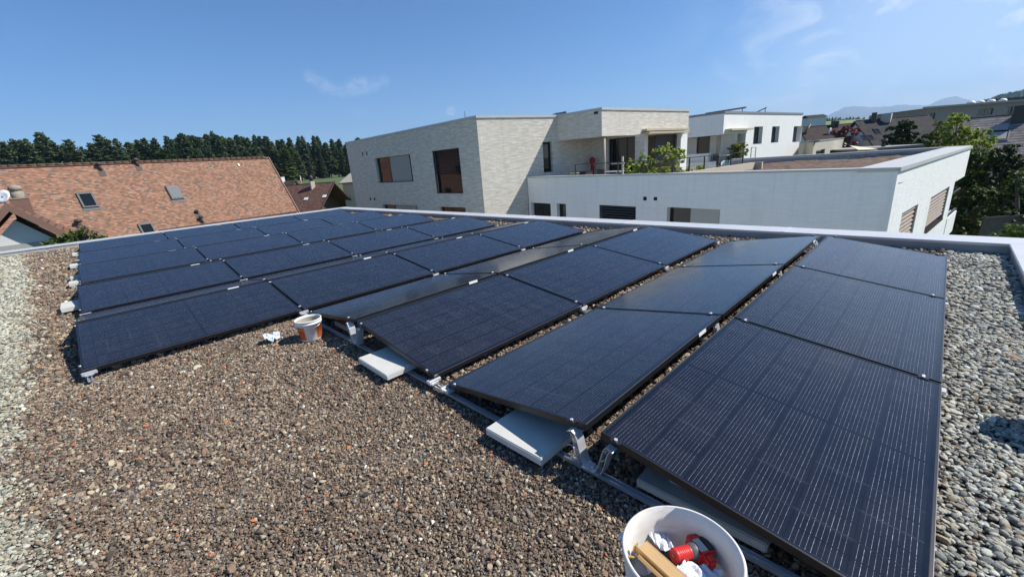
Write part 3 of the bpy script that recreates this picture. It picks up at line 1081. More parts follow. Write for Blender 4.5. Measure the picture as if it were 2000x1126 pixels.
def mat_small_bucket():
    m = Mat('printed_bucket')
    co = m.coord('Object')
    sp = m.new('ShaderNodeSeparateXYZ'); m.link(co, sp.inputs[0])
    ang = m.math('ARCTAN2', sp.outputs[1], sp.outputs[0])
    z = sp.outputs[2]
    n = m.noise(co, 14, 5)
    # two orange label blocks round the side with a ragged printed edge
    a1 = m.math('MULTIPLY', m.math('GREATER_THAN', ang, 2.55), m.math('LESS_THAN', ang, 3.6))
    a1b = m.math('LESS_THAN', ang, -2.35)
    a2 = m.math('MULTIPLY', m.math('GREATER_THAN', ang, -1.35), m.math('LESS_THAN', ang, -.15))
    zz = m.math('MULTIPLY', m.math('GREATER_THAN', z, .022), m.math('LESS_THAN', z, .150))
    lab = m.math('MULTIPLY', m.math('MAXIMUM', m.math('MAXIMUM', a1, a1b), a2), zz)
    base = m.ramp(n, [(.35, (.80, .79, .75)), (.65, (.88, .87, .85))])
    c = m.mix(lab, base, m.ramp(n, [(.3, (.66, .13, .035)), (.7, (.78, .18, .05))]))
    band = m.math('MULTIPLY', m.math('GREATER_THAN', z, .163), m.math('LESS_THAN', z, .173))
    c = m.mix(m.math('MULTIPLY', band, .4), c, (.25, .25, .27))
    grime = m.noise(co, 5, 6, .7)
    c = m.mix(m.math('MULTIPLY', m.ramp(grime, [(.5, (0, 0, 0)), (.75, (1, 1, 1))]), .45), c, (.25, .20, .15))
    m.set(Base_Color=c, Roughness=.45)
    return m.m


M_SB = mat_small_bucket()
SBX, SBY = 1.585, 3.10
sb = thing('bucket', 'small white bucket with orange print standing on brown gravel', 'bucket', (SBX, SBY, 0))
b = MB()
prof = [(0, .003), (.092, .003), (.096, .010), (.112, .165), (.118, .166), (.119, .180), (.115, .182), (.116, .198), (.121, .199), (.121, .206), (.116, .208), (.1125, .206), (.109, .160), (.0925, .012), (0, .010)]
b.lathe(prof, 48)
b.build('body', M_SB, sb)
M_INS = plain('mortar_residue', (.42, .38, .29), .9, 0, .3, 14)
b = MB(); b.lathe([(.0905, .02), (.1075, .17), (.1085, .19)], 40); b.lathe([(0, .022), (.0905, .020)], 40); b.build('dried_residue', M_INS, sb)
b = MB()
pts = []
for a in np.linspace(0, PI, 21):
    th = R_(-215) + a
    pts.append((.124 * math.cos(th), .124 * math.sin(th), .176 - .045 * math.sin(a)))
b.tube(pts, .0025, 6); b.build('handle', M_WIRE, sb)

crumple('rag', None, (1.315, 3.375, .055), (.15, .02, -.02), (.03, .14, .02), (0, 0, 1), 18, 16, .055, 3, plain('pale_blue_cloth', (.55, .62, .68), .85, 0, .1), 'crumpled pale blue rag on the brown gravel left of the orange bucket', 'rag', .004)

# assumed unseen vent, added to cast the shadow on the right-hand pebbles
added_vent = thing('vent_pipe', 'assumed grey roof vent, unseen beyond the right frame edge, added to shadow the pebbles', 'added shadow caster', (3.50, -1.645, 0))
b = MB(); b.lathe([(.075, 0), (.075, .24)], 24); b.build('pipe', M_CAP, added_vent)
b = MB(); b.lathe([(.0, .23), (.15, .23), (.165, .245), (.16, .27), (.10, .325), (0, .335)], 24); b.build('hood', M_CAP, added_vent)


# ------------------------------------------------------------------ building kit
def mat_brick(name, c1, c2, c3, mortar, bw=.30, bh=.062, contrast=1.0, rough=.9):
    m = Mat(name)
    uv = m.new('ShaderNodeUVMap').outputs['UV']
    br = m.new('ShaderNodeTexBrick')
    br.offset = .5; br.squash = 1
    br.inputs['Scale'].default_value = 1
    br.inputs['Brick Width'].default_value = bw; br.inputs['Row Height'].default_value = bh
    br.inputs['Mortar Size'].default_value = .006; br.inputs['Bias'].default_value = 0
    br.inputs['Color1'].default_value = (*c1, 1); br.inputs['Color2'].default_value = (*c2, 1); br.inputs['Mortar'].default_value = (*mortar, 1)
    m.link(uv, br.inputs['Vector'])
    mp = m.new('ShaderNodeMapping'); mp.inputs['Scale'].default_value = (1.2, 9, 1); m.link(uv, mp.inputs['Vector'])
    n = m.noise(mp.outputs['Vector'], 1.3, 6, .68)
    mp2 = m.new('ShaderNodeMapping'); mp2.inputs['Scale'].default_value = (2.6, 15.5, 1); m.link(uv, mp2.inputs['Vector'])
    n2 = m.noise(mp2.outputs['Vector'], 1.0, 2, .5)
    c = m.mix(m.math('MULTIPLY', m.ramp(n, [(.40, (0, 0, 0)), (.66, (1, 1, 1))]), .75 * contrast), br.outputs['Color'], c3)
    c = m.mix(m.math('MULTIPLY', m.ramp(n2, [(.55, (0, 0, 0)), (.72, (1, 1, 1))]), .55 * contrast), c, c2)
    c = m.mix(m.math('MULTIPLY', m.noise(uv, .35, 4), .18), c, (c1[0] * .7, c1[1] * .7, c1[2] * .7))
    mps = m.new('ShaderNodeMapping'); mps.inputs['Scale'].default_value = (2.2, .16, 1); m.link(uv, mps.inputs['Vector'])
    st = m.noise(mps.outputs['Vector'], 1.6, 5, .62)
    c = m.mix(m.math('MULTIPLY', m.ramp(st, [(.50, (0, 0, 0)), (.74, (1, 1, 1))]), .16), c, (.30, .29, .26))
    m.set(Base_Color=c, Roughness=rough)
    m.b.inputs['Specular IOR Level'].default_value = .2
    h = m.math('ADD', m.math('MULTIPLY', br.outputs['Fac'], -.6), n)
    m.bump(h, .55, .012)
    return m.m


M_BRICK = mat_brick('pale_clinker', (.66, .61, .515), (.80, .76, .67), (.42, .375, .31), (.58, .54, .47))
M_WBRICK = mat_brick('white_slurry_brick', (.86, .855, .815), (.90, .895, .86), (.76, .755, .72), (.80, .795, .76), contrast=.55)
M_WIN = plain('bronze_frame', (.030, .025, .022), .4, .2)
mgl = Mat('window_glass'); mgl.set(Base_Color=(.012, .013, .014, 1), Roughness=.03); mgl.b.inputs['IOR'].default_value = 1.55
M_PANE = mgl.m
mgl2 = Mat('pale_pane'); mgl2.set(Base_Color=(.36, .37, .36, 1), Roughness=.12)
M_PANE_PALE = mgl2.m
M_BLIND = plain('dark_brown_blind', (.035, .027, .024), .55)
M_BLIND_G = plain('dark_grey_blind', (.055, .057, .06), .5, .2)
M_BLIND_T = plain('tan_blind', (.30, .235, .175), .6)
M_CURT = plain('grey_screen', (.34, .33, .30), .8)
M_SOFF = plain('soffit', (.50, .46, .40), .9)
M_DARKIN = plain('dark_room', (.012, .012, .012), .9)
M_TERR = plain('terrace_paving', (.33, .31, .29), .9, 0, .15, 4)
M_DKM = plain('dark_metal', (.05, .045, .045), .5, .3)
M_FLASH = plain('roof_flashing', (.48, .48, .46), .6, .1, .08, 3)


class Wall:
    def __init__(s, p0, p1):
        s.p0 = Vector((p0[0], p0[1])); s.p1 = Vector((p1[0], p1[1]))
        d = s.p1 - s.p0; s.L = d.length; s.d = d / s.L
        n = Vector((-s.d.y, s.d.x))
        if n.dot(Vector((CAM.x, CAM.y)) - s.p0) < 0: n = -n
        s.n = n                                # towards the camera side

    def hit(s, px, py):
        r = ray(px, py)
        t = (s.p0 - Vector((CAM.x, CAM.y))).dot(s.n) / Vector((r.x, r.y)).dot(s.n)
        q = CAM + r * t
        return (Vector((q.x, q.y)) - s.p0).dot(s.d), q.z

    def rect(s, tl, tr, br=None, bl=None):
        h = [s.hit(*p) for p in (tl, tr, br, bl) if p]
        s0 = (h[0][0] + (h[3][0] if len(h) > 3 else h[0][0])) / 2
        s1 = (h[1][0] + (h[2][0] if len(h) > 2 else h[1][0])) / 2
        z1 = (h[0][1] + h[1][1]) / 2
        z0 = (h[2][1] + h[3][1]) / 2 if len(h) > 3 else h[2][1] if len(h) > 2 else z1 - 1
        return (min(s0, s1), z0, max(s0, s1), z1)

    def P(s, a, z, off=0.0):
        q = s.p0 + s.d * a + s.n * off
        return Vector((q.x, q.y, z))

    def add(s, b, z0, z1, holes=(), reveal=.22, thick=.35, s0=0.0, s1=None, mi=0):
        s1 = s.L if s1 is None else s1
        S_ = sorted({s0, s1, *[h[0] for h in holes], *[h[2] for h in holes]}); S_ = [v for v in S_ if s0 - 1e-6 <= v <= s1 + 1e-6]
        Z_ = sorted({z0, z1, *[h[1] for h in holes], *[h[3] for h in holes]}); Z_ = [v for v in Z_ if z0 - 1e-6 <= v <= z1 + 1e-6]
        for a, c in zip(S_, S_[1:]):
            for e, f in zip(Z_, Z_[1:]):
                m0, m1 = (a + c) / 2, (e + f) / 2
                if any(h[0] < m0 < h[2] and h[1] < m1 < h[3] for h in holes): continue
                b.face([s.P(a, e), s.P(c, e), s.P(c, f), s.P(a, f)], [(a, e), (c, e), (c, f), (a, f)], mi)
        for h in holes:
            a, e, c, f = h; r = -reveal
            for q in (((a, e), (a, f)), ((c, e), (c, f)), ((a, e), (c, e)), ((a, f), (c, f))):
                (u0, v0), (u1, v1) = q
                b.face([s.P(u0, v0), s.P(u1, v1), s.P(u1, v1, r), s.P(u0, v0, r)], [(u0, v0), (u1, v1), (u1 + .2, v1), (u0 + .2, v0)], mi)

    def slab(s, b, s0, z0, s1, z1, o0, o1, mi=0):
        """a box on the wall between offsets o0 (inner) and o1 (outer)"""
        vs = [s.P(a, z, o) for o in (o0, o1) for z in (z0, z1) for a in (s0, s1)]
        b.mesh(vs, [(0, 1, 3, 2), (4, 6, 7, 5), (0, 4, 5, 1), (2, 3, 7, 6), (0, 2, 6, 4), (1, 5, 7, 3)], mi)

    def window(s, h, parent, mullions=(), depth=.17, pane=None, blind=None, blind_to=1.0, blind_mat=None, sill=True, panel=None, pitch=.085, pane_parts=None):
        a, e, c, f = h; t = .055
        fr = MB()
        for q in ((a, e, a + t, f), (c - t, e, c, f), (a + t, e, c - t, e + t), (a + t, f - t, c - t, f)):
            s.slab(fr, q[0], q[1], q[2], q[3], -depth - .05, -depth)
        for mx in mullions:
            x = a + (c - a) * mx
            s.slab(fr, x - .03, e + t, x + .03, f - t, -depth - .048, -depth - .004)
        w = fr.build('window', M_WIN, parent)
        pb = MB(); s.slab(pb, a + t - .01, e + t - .01, c - t + .01, f - t + .01, -depth - .032, -depth - .022)
        pb.build('pane', pane or M_PANE, w)
        if panel:
            x0, x1, m = panel
            q = MB(); s.slab(q, a + (c - a) * x0, e + .02, a + (c - a) * x1, f - .02, -depth + .02, -depth + .05); q.build('sliding_screen', m, w)
        if blind:
            q = MB()
            z = f - .02
            zb = f - (f - e) * blind_to
            while z > zb + .02:
                vs = [s.P(u, zz, o) for u in (a + .05, c - .05) for zz, o in ((z, -.085), (z - pitch * .50, -.040), (z - pitch * .53, -.046), (z - .004, -.091))]
                q.mesh(vs, [(0, 1, 2, 3), (7, 6, 5, 4), (0, 4, 5, 1), (1, 5, 6, 2), (2, 6, 7, 3), (3, 7, 4, 0)])
                z -= pitch
            for u in (a + .03, c - .05):
                s.slab(q, u, e, u + .02, f, -.09, -.03)
            q.build('blind', blind_mat or M_BLIND, w)
        if sill:
            q = MB(); s.slab(q, a + .005, e + .002, c - .005, e + .03, -depth, .02); q.build('sill', M_WIN, w)
        return w


def vents(w, boxes, parent):
    for tl, br in boxes:
        a, f = w.hit(*tl); c, e = w.hit(*br)
        b = MB(); w.slab(b, min(a, c), e, max(a, c), f, -.05, .006); b.build('vent_opening', M_DARKIN, parent)


def cap(b, pts, z, t, over_in=.35, over_out=.04):
    """coping strips along a polyline of walls (list of Wall)"""
    for w in pts:
        w.slab(b, -over_out, z - t, w.L + over_out, z, -over_in, over_out)


# ------------------------------------------------------------------ the neighbouring apartment house
ZT = 3.76
GZ = -6.6
pA = Vector(atz(675, 280, ZT)[:2]); pB = Vector(atz(930, 228.5, ZT)[:2]); pC = Vector(atz(1087, 227, ZT)[:2]); pE = Vector(atz(1175, 212.5, ZT)[:2]); pF = Vector(atz(1346, 216, ZT)[:2])
ZP = .575
w1 = Vector(atz(1755, 331, ZP)[:2]); w2 = Vector(atz(1897, 287, ZP)[:2]); w0 = Vector(atz(1030, 347, ZP)[:2])
AB, BC, CE, EF = Wall(pA, pB), Wall(pB, pC), Wall(pC, pE), Wall(pE, pF)
WF, WS = Wall(w0, w1), Wall(w1, w2)

apt = thing('apartment_house', 'pale brick apartment house with flat roof, overhanging corner and white terrace wing', 'apartment house', (18, 12, GZ))
apt.location = (18, 12, GZ)


def apart(b, name, mats, parent=None):
    """build a mesh in world coordinates and parent it to the house"""
    o = b.build(name, mats)
    p = parent or apt
    o.parent = p
    bpy.context.view_layer.update()
    o.matrix_parent_inverse = p.matrix_world.inverted()
    return o


class AB_parent:
    pass


def under(root):
    """returns a parent-aware helper: objects built in world space are parented to root without moving"""
    root_inv = Matrix.Translation(root.location).inverted()

    def fix(o):
        o.matrix_parent_inverse = root_inv
        return o
    return fix


def fix_tree(root):
    """all direct children were built in world space: cancel the root's offset once"""
    inv = Matrix.Translation(root.location).inverted()
    for ch in root.children:
        ch.matrix_parent_inverse = inv


hA1 = AB.rect((733, 309), (802, 301), (806, 355), (738, 357))
hA2 = AB.rect((845, 294), (896, 289.5), (905, 377), (852, 378))
hA3 = AB.rect((747, 398.5), (815, 402)); hA3 = (hA3[0], hA3[3] - 1.35, hA3[2], hA3[3])
hA4 = AB.rect((858, 403.5), (909, 405)); hA4 = (hA4[0], hA4[3] - 2.2, hA4[2], hA4[3])
hB1 = BC.rect((1060, 277), (1077, 277), (1081, 335), (1062, 337))
b = MB()
AB.add(b, GZ, ZT, [hA1, hA2, hA3, hA4])
BC.add(b, GZ, ZT, [hB1])
zs = CE.hit(1090, 275)[1]
ZS = 2.42           # soffit of the overhang
CE.add(b, ZS, ZT); EF.add(b, ZS, ZT)
# recessed walls beneath the overhang
XR = 23.0
yR0 = (pB + (pC - pB) * ((XR - pB.x) / (pC.x - pB.x))).y
yR1 = atx(1258, 330, XR).y
RW = Wall((XR, yR0), (XR, yR1))
CR_ = Wall(pC, (XR, yR0))
CR_.add(b, -.1, ZS)
hR1 = RW.rect((1112, 277), (1145, 276), (1145, 334), (1112, 335)); hR1 = (hR1[0], .22, hR1[2], hR1[3])
hR2 = RW.rect((1187, 270), (1240, 268), (1240, 335), (1187, 336)); hR2 = (hR2[0], .22, hR2[2], hR2[3])
RW.add(b, -.1, ZS, [hR1, hR2])
# back and sides of the upper floor (kept closed)
far = pF + (pF - pE).normalized() * 0
bk1 = Vector((pF.x + 0.4, pA.y + .8)); 
Wall(pF, bk1).add(b, GZ, ZT); Wall(bk1, pA).add(b, GZ, ZT)
b.build('brick_wall', M_BRICK, apt)
# soffit and roof
b = MB()
b.face([(pC.x, pC.y, ZS), (pE.x, pE.y, ZS), (pF.x, pF.y, ZS), (pF.x, yR0, ZS), (XR, yR0, ZS)])
b.build('soffit', M_SOFF, apt)
b = MB()
b.face([(*pA, ZT - .15), (*pB, ZT - .15), (*pC, ZT - .15), (*pE, ZT - .15), (*pF, ZT - .15), (*bk1, ZT - .15)])
b.build('roof', M_TERR, apt)
b = MB()
cap(b, [AB, BC, CE, EF], ZT + .07, .12, .4, .05)
b.build('roof_coping', M_FLASH, apt)
# white terrace wing
hW = [WF.rect((1037, 396), (1075, 397)), WF.rect((1087, 397.5), (1105, 398)), WF.rect((1170, 401), (1242, 402.5)), WF.rect((1303, 405.5), (1407, 408))]
hW = [(h[0], h[3] - hh, h[2], h[3]) for h, hh in zip(hW, (2.0, 2.0, 1.5, 2.1))]
hS1 = WS.rect((1762, 411), (1795, 392), (1781, 462), (1753, 470)); hS1 = (hS1[0], hS1[3] - 2.1, hS1[2], hS1[3])
hS2 = WS.rect((1819.5, 377), (1855, 359), (1841, 433), (1806, 452)); 
zOV = WS.hit(1889, 341)[1]
sOV = WS.hit(1866, 352)[0]
b = MB()
WF.add(b, GZ, ZP, hW, .26)
WS.add(b, zOV, ZP, [h for h in []])
WS.add(b, GZ, zOV, [hS1, (hS2[0], hS2[1], hS2[2], min(hS2[3], zOV - .05))], .30, s1=sOV)
RET = Wall(WS.P(sOV, 0).xy, (WS.P(sOV, 0) + Vector((-WS.n.x, -WS.n.y, 0)) * 3).xy)
RET.add(b, GZ, zOV)
b.face([WS.P(sOV, zOV), WS.P(WS.L, zOV), WS.P(WS.L, zOV, -4), WS.P(sOV, zOV, -4)])
# rear wing walls so the wing is a closed volume
rear0 = Vector((w2.x + .1, w2.y)); rear1 = Vector((29.6, 8.6))
Wall(w2, rear1).add(b, zOV, ZP)
Wall(WS.P(sOV, 0, -3).xy, rear1).add(b, GZ, zOV)
b.build('white_wall', M_WBRICK, apt)
hS2 = (hS2[0], hS2[1], hS2[2], min(hS2[3], zOV - .05))
# loggia parapets at the far end
b = MB()
for (s0, s1, z0, z1) in ((sOV + .05, WS.L - .2, -3.35, -2.35), (sOV + .25, WS.L + .1, -5.7, -4.2)):
    WS.slab(b, s0, z0, s1, z1, -.2, .02)
b.build('loggia_parapet', M_WBRICK, apt)
b = MB()
WS.slab(b, sOV + .02, -2.3, WS.L, -2.25, -.1, .0); WS.slab(b, sOV + .05, -1.35, WS.L - .1, -1.28, -.08, -.02)
b.build('loggia_rail', M_WIN, apt)
# roof surface of the wing, low walls, copings
mrg = Mat('brown_roof_planting')
mrg.set(Base_Color=mrg.ramp(mrg.noise(mrg.coord(), 2.6, 8, .8), [(.36, (.055, .034, .024)), (.50, (.125, .075, .052)), (.62, (.21, .15, .095))]), Roughness=.97)
mrg.bump(mrg.noise(mrg.coord(), 5, 5), .8, .12)
lowA = Vector(atz(1330, 337, .60)[:2]); lowA = Vector((w0.x + (w1.x - w0.x) * .56 + .2, 6.15)); lowB = Vector(atz(1475, 316, .62)[:2])
b = MB()
nx, ny = 40, 30
inner = [WF.P(WF.L * .56, .2, -.3), WF.P(WF.L, .2, -.3), WS.P(WS.L - .2, .2, -.4), Vector((rear1.x, 6.2, .2))]
vs = []
for j in range(ny + 1):
    for i in range(nx + 1):
        u, v = i / nx, j / ny
        p = (inner[0].lerp(inner[1], u)).lerp(inner[3].lerp(inner[2], u), v)
        p.z = .22 + .05 * math.sin(1.3 * p.x) * math.sin(1.7 * p.y) + rnd.uniform(-.03, .03) + .10 * v
        vs.append(p)
b.mesh(vs, [(j * (nx + 1) + i, j * (nx + 1) + i + 1, (j + 1) * (nx + 1) + i + 1, (j + 1) * (nx + 1) + i) for j in range(ny) for i in range(nx)], 0, True)
b.build('roof_planting', mrg.m, apt)
LW = Wall(lowA, lowB)
b = MB(); LW.slab(b, 0, -.1, LW.L, .60, -.18, 0)
Wall(lowB, (lowB.x, lowB.y - .3)).slab(b, 0, -.1, .3, .6, -.18, 0)
b.build('low_terrace_wall', plain('beige_render', (.50, .42, .33), .9, 0, .1, 5), apt)
b = MB(); f0 = WF.P(.3, -.16, -.3); f1 = WF.P(WF.L * .58, -.16, -.3); b.prism([f0, f1, Vector((XR + 7, f1.y - .4, -.16)), Vector((XR + 7, yR0 - .05, -.16))], (0, 0, .06)); b.build('terrace_floor', M_TERR, apt)
b = MB()
RP = Wall(w2, rear1)
RP.slab(b, 0, -.1, RP.L, ZP - .05, -.25, 0)
b.build('rear_upstand', M_CURT, apt)
b = MB()
WF.slab(b, -.03, ZP - .02, WF.L - .02, ZP + .05, -.34, .03)
WS.slab(b, .0, ZP - .05, WS.L + .05, ZP + .055, -.85, .05)
RP.slab(b, 0, ZP - .02, RP.L, ZP + .06, -.55, .02)
b.build('wing_coping', M_FLASH, apt)
# windows
AB.window(hA1, apt, mullions=(.0, .36), panel=(.40, .93, M_CURT))
AB.window(hA2, apt, mullions=(), blind=True, blind_to=.57)
AB.window(hA3, apt, mullions=(.30,), panel=(.36, .94, M_CURT))
AB.window(hA4, apt, mullions=(.4,))
BC.window(hB1, apt)
WF.window(hW[0], apt, mullions=(.45,), depth=.2); WF.window(hW[1], apt, depth=.2)
WF.window(hW[2], apt, depth=.2, blind=True, blind_mat=M_BLIND_G, pitch=.11)
WF.window(hW[3], apt, depth=.2, mullions=(.42,), panel=(.43, 1.0, M_PANE_PALE))
WS.window(hS1, apt, depth=.25, blind=True, blind_mat=M_BLIND_T, pitch=.13)
WS.window(hS2, apt, depth=.25, blind=True, blind_mat=M_BLIND_T, blind_to=.85, pitch=.13)
RW.window(hR1, apt, mullions=(.5,)); RW.window(hR2, apt, mullions=(.33, .66))
vents(AB, [((706.5, 297), (709.5, 304)), ((715, 296), (718, 303)), ((722, 386), (725.5, 391)), ((730, 386), (733.5, 391))], apt)
vents(WF, [((1256.5, 384), (1263, 391.5)), ((1277, 384.5), (1283.5, 391.5))], apt)
# overhang vent slot near the corner, columns under the overhang
vents(CE, [((1160, 218.5), (1168, 222))], apt)
b = MB()
M_COLM = plain('beige_column', (.34, .30, .23), .7)
e2 = pE + Vector((.35, .0))
b.tube([(e2.x, e2.y + .1, -.1), (e2.x, e2.y + .1, ZS)], .085, 12); b.build('column', M_COLM, apt)
c2 = EF.P(EF.hit(1262, 265)[0], 0, -.35)
b = MB(); b.box((c2.x - .1, c2.y - .1, -.1), (c2.x + .1, c2.y + .1, ZS)); b.build('column', plain('ochre_column', (.42, .31, .13), .7), apt)
# terrace bay right of the columns: white side wall, dark roller screen
sb0, _ = EF.hit(1266, 262); sb1, _ = EF.hit(1288, 262)
b = MB(); EF.slab(b, sb0, -.1, sb1, ZS, -.9, -.78)
b.build('bay_wall', M_WBRICK, apt)
b = MB(); EF.slab(b, 2.7, -.1, EF.L, ZS, -3.2, -3.0); b.build('bay_back_wall', M_SOFF, apt)
b = MB()
sx0, _ = EF.hit(1292, 262); sx1, _ = EF.hit(1330, 262)
EF.slab(b, sx0, .75, sx1, ZS + .02, -.42, -.40); b.build('roller_screen', M_BLIND, apt)
s_a, _ = EF.hit(1331, 262)
b = MB(); EF.slab(b, s_a, -.1, EF.L, ZS, -.3, -.02); b.build('end_pier', M_WBRICK, apt)
# awning box on the overhang face
s0_, z0_ = EF.hit(1254, 256); s1_, _ = EF.hit(1338, 255)
b = MB()
EF.slab(b, s0_, ZS + .18, s1_, ZS + .30, .01, .32); EF.slab(b, s0_ + .05, ZS + .02, s1_ - .25, ZS + .12, .05, .46)
b.build('awning', plain('beige_awning', (.46, .40, .28), .6), apt)
# small gear on the roof: tilted panels and vents seen over the roof edge
b = MB()
for px in (1035, 1062):
    q = atz(px, 224, ZT + .1) + Vector((2.6, .3, 0))
    b.box((q.x - .5, q.y - .45, ZT + .02), (q.x + .5, q.y + .45, ZT + .08), Matrix.Translation((0, 0, 0)))
    b.prism([(q.x - .5, q.y - .4, ZT + .08), (q.x + .5, q.y - .4, ZT + .08), (q.x + .5, q.y - .4, ZT + .34)], (0, .8, 0))
b.build('roof_panel', M_FRAME, apt)
b = MB()
q = atz(913, 224, ZT + .1) + Vector((1.5, 2.0, 0)); b.tube([(q.x, q.y, ZT), (q.x, q.y, ZT + .55)], .015, 6); b.build('roof_rod', M_WIN, apt)
fix_tree(apt)

# terrace railing
M_RAIL = plain('dark_railing', (.045, .042, .04), .5, .4)


def railing(label, pts, z0, z1, step=1.35, group=None):
    t = thing('railing', label, 'railing', (pts[0][0], pts[0][1], z0))
    o = Vector((pts[0][0], pts[0][1], z0))
    b = MB()
    for p, q in zip(pts, pts[1:]):
        P, Q = Vector((*p, z1)) - o, Vector((*q, z1)) - o
        b.bar(P, Q, .045, .03)
    b.build('handrail', M_RAIL, t)
    b = MB()
    for p, q in zip(pts, pts[1:]):
        for k in range(1, 4):
            zz = z0 + (z1 - z0) * k / 4.2
            b.bar(Vector((*p, zz)) - o, Vector((*q, zz)) - o, .008)
    b.build('wires', M_RAIL, t)
    for p, q in zip(pts, pts[1:]):
        P, Q = Vector((*p, 0)), Vector((*q, 0)); n = max(1, round((Q - P).length / step))
        for i in range(n + (q is pts[-1])):
            c = P.lerp(Q, i / n) - Vector((o.x, o.y, 0))
            b = MB(); b.box((c.x - .022, c.y - .022, 0), (c.x + .022, c.y + .022, z1 - z0)); b.build('post', M_RAIL, t)
    return t


r0 = WF.P(WF.hit(1108, 340)[0], 0, -.55); r1 = Vector((lowA.x + .1, lowA.y + .35, 0)); r2 = Vector((lowB.x - .9, lowB.y + .3, 0))
railing('thin dark railing along the terrace edge above the white wall', [(r0.x, r0.y), (r1.x, r1.y), (r2.x, r2.y)], -.1, 1.12)


# ------------------------------------------------------------------ plants
def mat_leaf(name, a, b_, c, trans=.12, rough=.55):
    m = Mat(name)
    g = m.new('ShaderNodeNewGeometry')
    col = m.ramp(g.outputs['Random Per Island'], [(.0, a), (.45, b_), (1.0, c)])
    m.set(Base_Color=col, Roughness=rough)
    m.b.inputs['Specular IOR Level'].default_value = .25
    tr = m.new('ShaderNodeBsdfTranslucent'); m.link(col, tr.inputs['Color'])
    mx = m.new('ShaderNodeMixShader'); mx.inputs[0].default_value = trans
    m.link(m.b.outputs[0], mx.inputs[1]); m.link(tr.outputs[0], mx.inputs[2]); m.link(mx.outputs[0], m.out.inputs['Surface'])
    return m.m


M_BARK = plain('bark', (.085, .062, .045), .9, 0, .3, 8)
M_CON = [mat_leaf('conifer_needles', (.050, .080, .036), (.088, .130, .058), (.150, .195, .088), .30),
         mat_leaf('conifer_needles_dark', (.040, .064, .034), (.070, .105, .052), (.118, .158, .076), .25),
         mat_leaf('beech_leaves', (.035, .058, .016), (.060, .092, .024), (.10, .135, .04), .2)]
M_LG = mat_leaf('bright_leaves', (.19, .26, .030), (.29, .37, .05), (.40, .45, .09), .5)
M_MG = mat_leaf('mid_leaves', (.055, .098, .020), (.10, .155, .034), (.17, .22, .055), .35)
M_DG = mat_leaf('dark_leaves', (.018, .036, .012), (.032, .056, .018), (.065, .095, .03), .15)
M_RED = mat_leaf('red_leaves', (.14, .045, .04), (.22, .08, .07), (.30, .14, .10), .3)
M_OCH = mat_leaf('ochre_leaves', (.13, .14, .025), (.20, .18, .035), (.30, .24, .07), .35)
M_JUN = mat_leaf('juniper', (.05, .075, .018), (.09, .125, .03), (.15, .18, .05), .15)
M_DEAD = mat_leaf('withered_twigs', (.10, .075, .045), (.16, .12, .075), (.22, .17, .11), .05)
M_YEL = mat_leaf('yellow_leaves', (.26, .28, .02), (.36, .38, .03), (.45, .45, .08), .3)


def leafquad(b, p, n, size, r, aspect=1.6):
    n = n.normalized()
    a = n.cross(Vector((r.gauss(0, 1), r.gauss(0, 1), r.gauss(0, 1))))
    if a.length < 1e-4: a = Vector((1, 0, 0))
    a.normalize(); c = n.cross(a)
    s1, s2 = size * aspect / 2, size / 2
    b.face([p - a * s1, p - c * s2 + n * size * .1, p + a * s1, p + c * s2 + n * size * .1])


def leafy(name, label, cat, loc, clumps, nleaf, size, mat, seed, trunk=None, group=None, limbs=7, mats2=None, parent_pot=None):
    """clumps: list of (centre, (rx, ry, rz)); leaves fill shells of the clumps with gaps between"""
    r = random.Random(seed)
    t = thing(name, label, cat, loc, group=group)
    tot = sum(c[1][0] * c[1][1] * c[1][2] for c in clumps) or 1
    b = MB(); b2 = MB()
    for ci, (c, rad) in enumerate(clumps):
        c = Vector(c)
        # every clump is broken into tufts
        nt = max(4, int(10 + 8 * r.random()))
        tufts = []
        for _ in range(nt):
            d = Vector((r.gauss(0, 1), r.gauss(0, 1), r.gauss(0, 1))).normalized() * (r.random() ** .35)
            tufts.append((c + Vector((d.x * rad[0], d.y * rad[1], d.z * rad[2])), d, r.uniform(.20, .42) * min(rad)))
        k = max(30, int(nleaf * rad[0] * rad[1] * rad[2] / tot))
        for _ in range(k):
            q, d, tr = r.choice(tufts)
            e = Vector((r.gauss(0, 1), r.gauss(0, 1), r.gauss(0, .8)))
            e = e.normalized() * tr * (r.random() ** .4)
            p = q + e
            n = (e.normalized() + d * .4 + SUN * .9 + Vector((r.gauss(0, .5), r.gauss(0, .5), r.gauss(0.35, .5))))
            leafquad(b2 if (mats2 and r.random() < .3) else b, p, n, size * r.uniform(.6, 1.35), r)
    b.build('crown', mat, t, recalc=False)
    if mats2: b2.build('crown_tips', mats2, t, recalc=False)
    if trunk:
        h, rr = trunk
        tb = MB()
        tip = Vector(clumps[0][0])
        tb.tube([(0, 0, 0), (r.uniform(-.05, .05) * h, r.uniform(-.05, .05) * h, h * .5), (tip.x * .6, tip.y * .6, h)], [rr, rr * .7, rr * .4], 8)
        for c, rad in clumps[:limbs]:
            z = h * r.uniform(.45, .95)
            tb.tube([(0, 0, z), tuple(Vector((c[0] * .5, c[1] * .5, (z + c[2]) / 2))), tuple(c)], [rr * .4, rr * .28, rr * .10], 6)
        tb.build('trunk', M_BARK, t)
    return t


def blob_clumps(r, n, cx, cz, rx, rz, cr, squash=.8):
    out = []
    for _ in range(n):
        a = r.uniform(0, 2 * PI); u = r.uniform(-1, 1); k = r.random() ** .5
        rr = rx * math.sqrt(max(0, 1 - u * u)) * k
        s_ = cr * r.uniform(.65, 1.25)
        out.append(((rr * math.cos(a), rr * math.sin(a), cz + rz * u), (s_, s_, s_ * squash)))
    return out


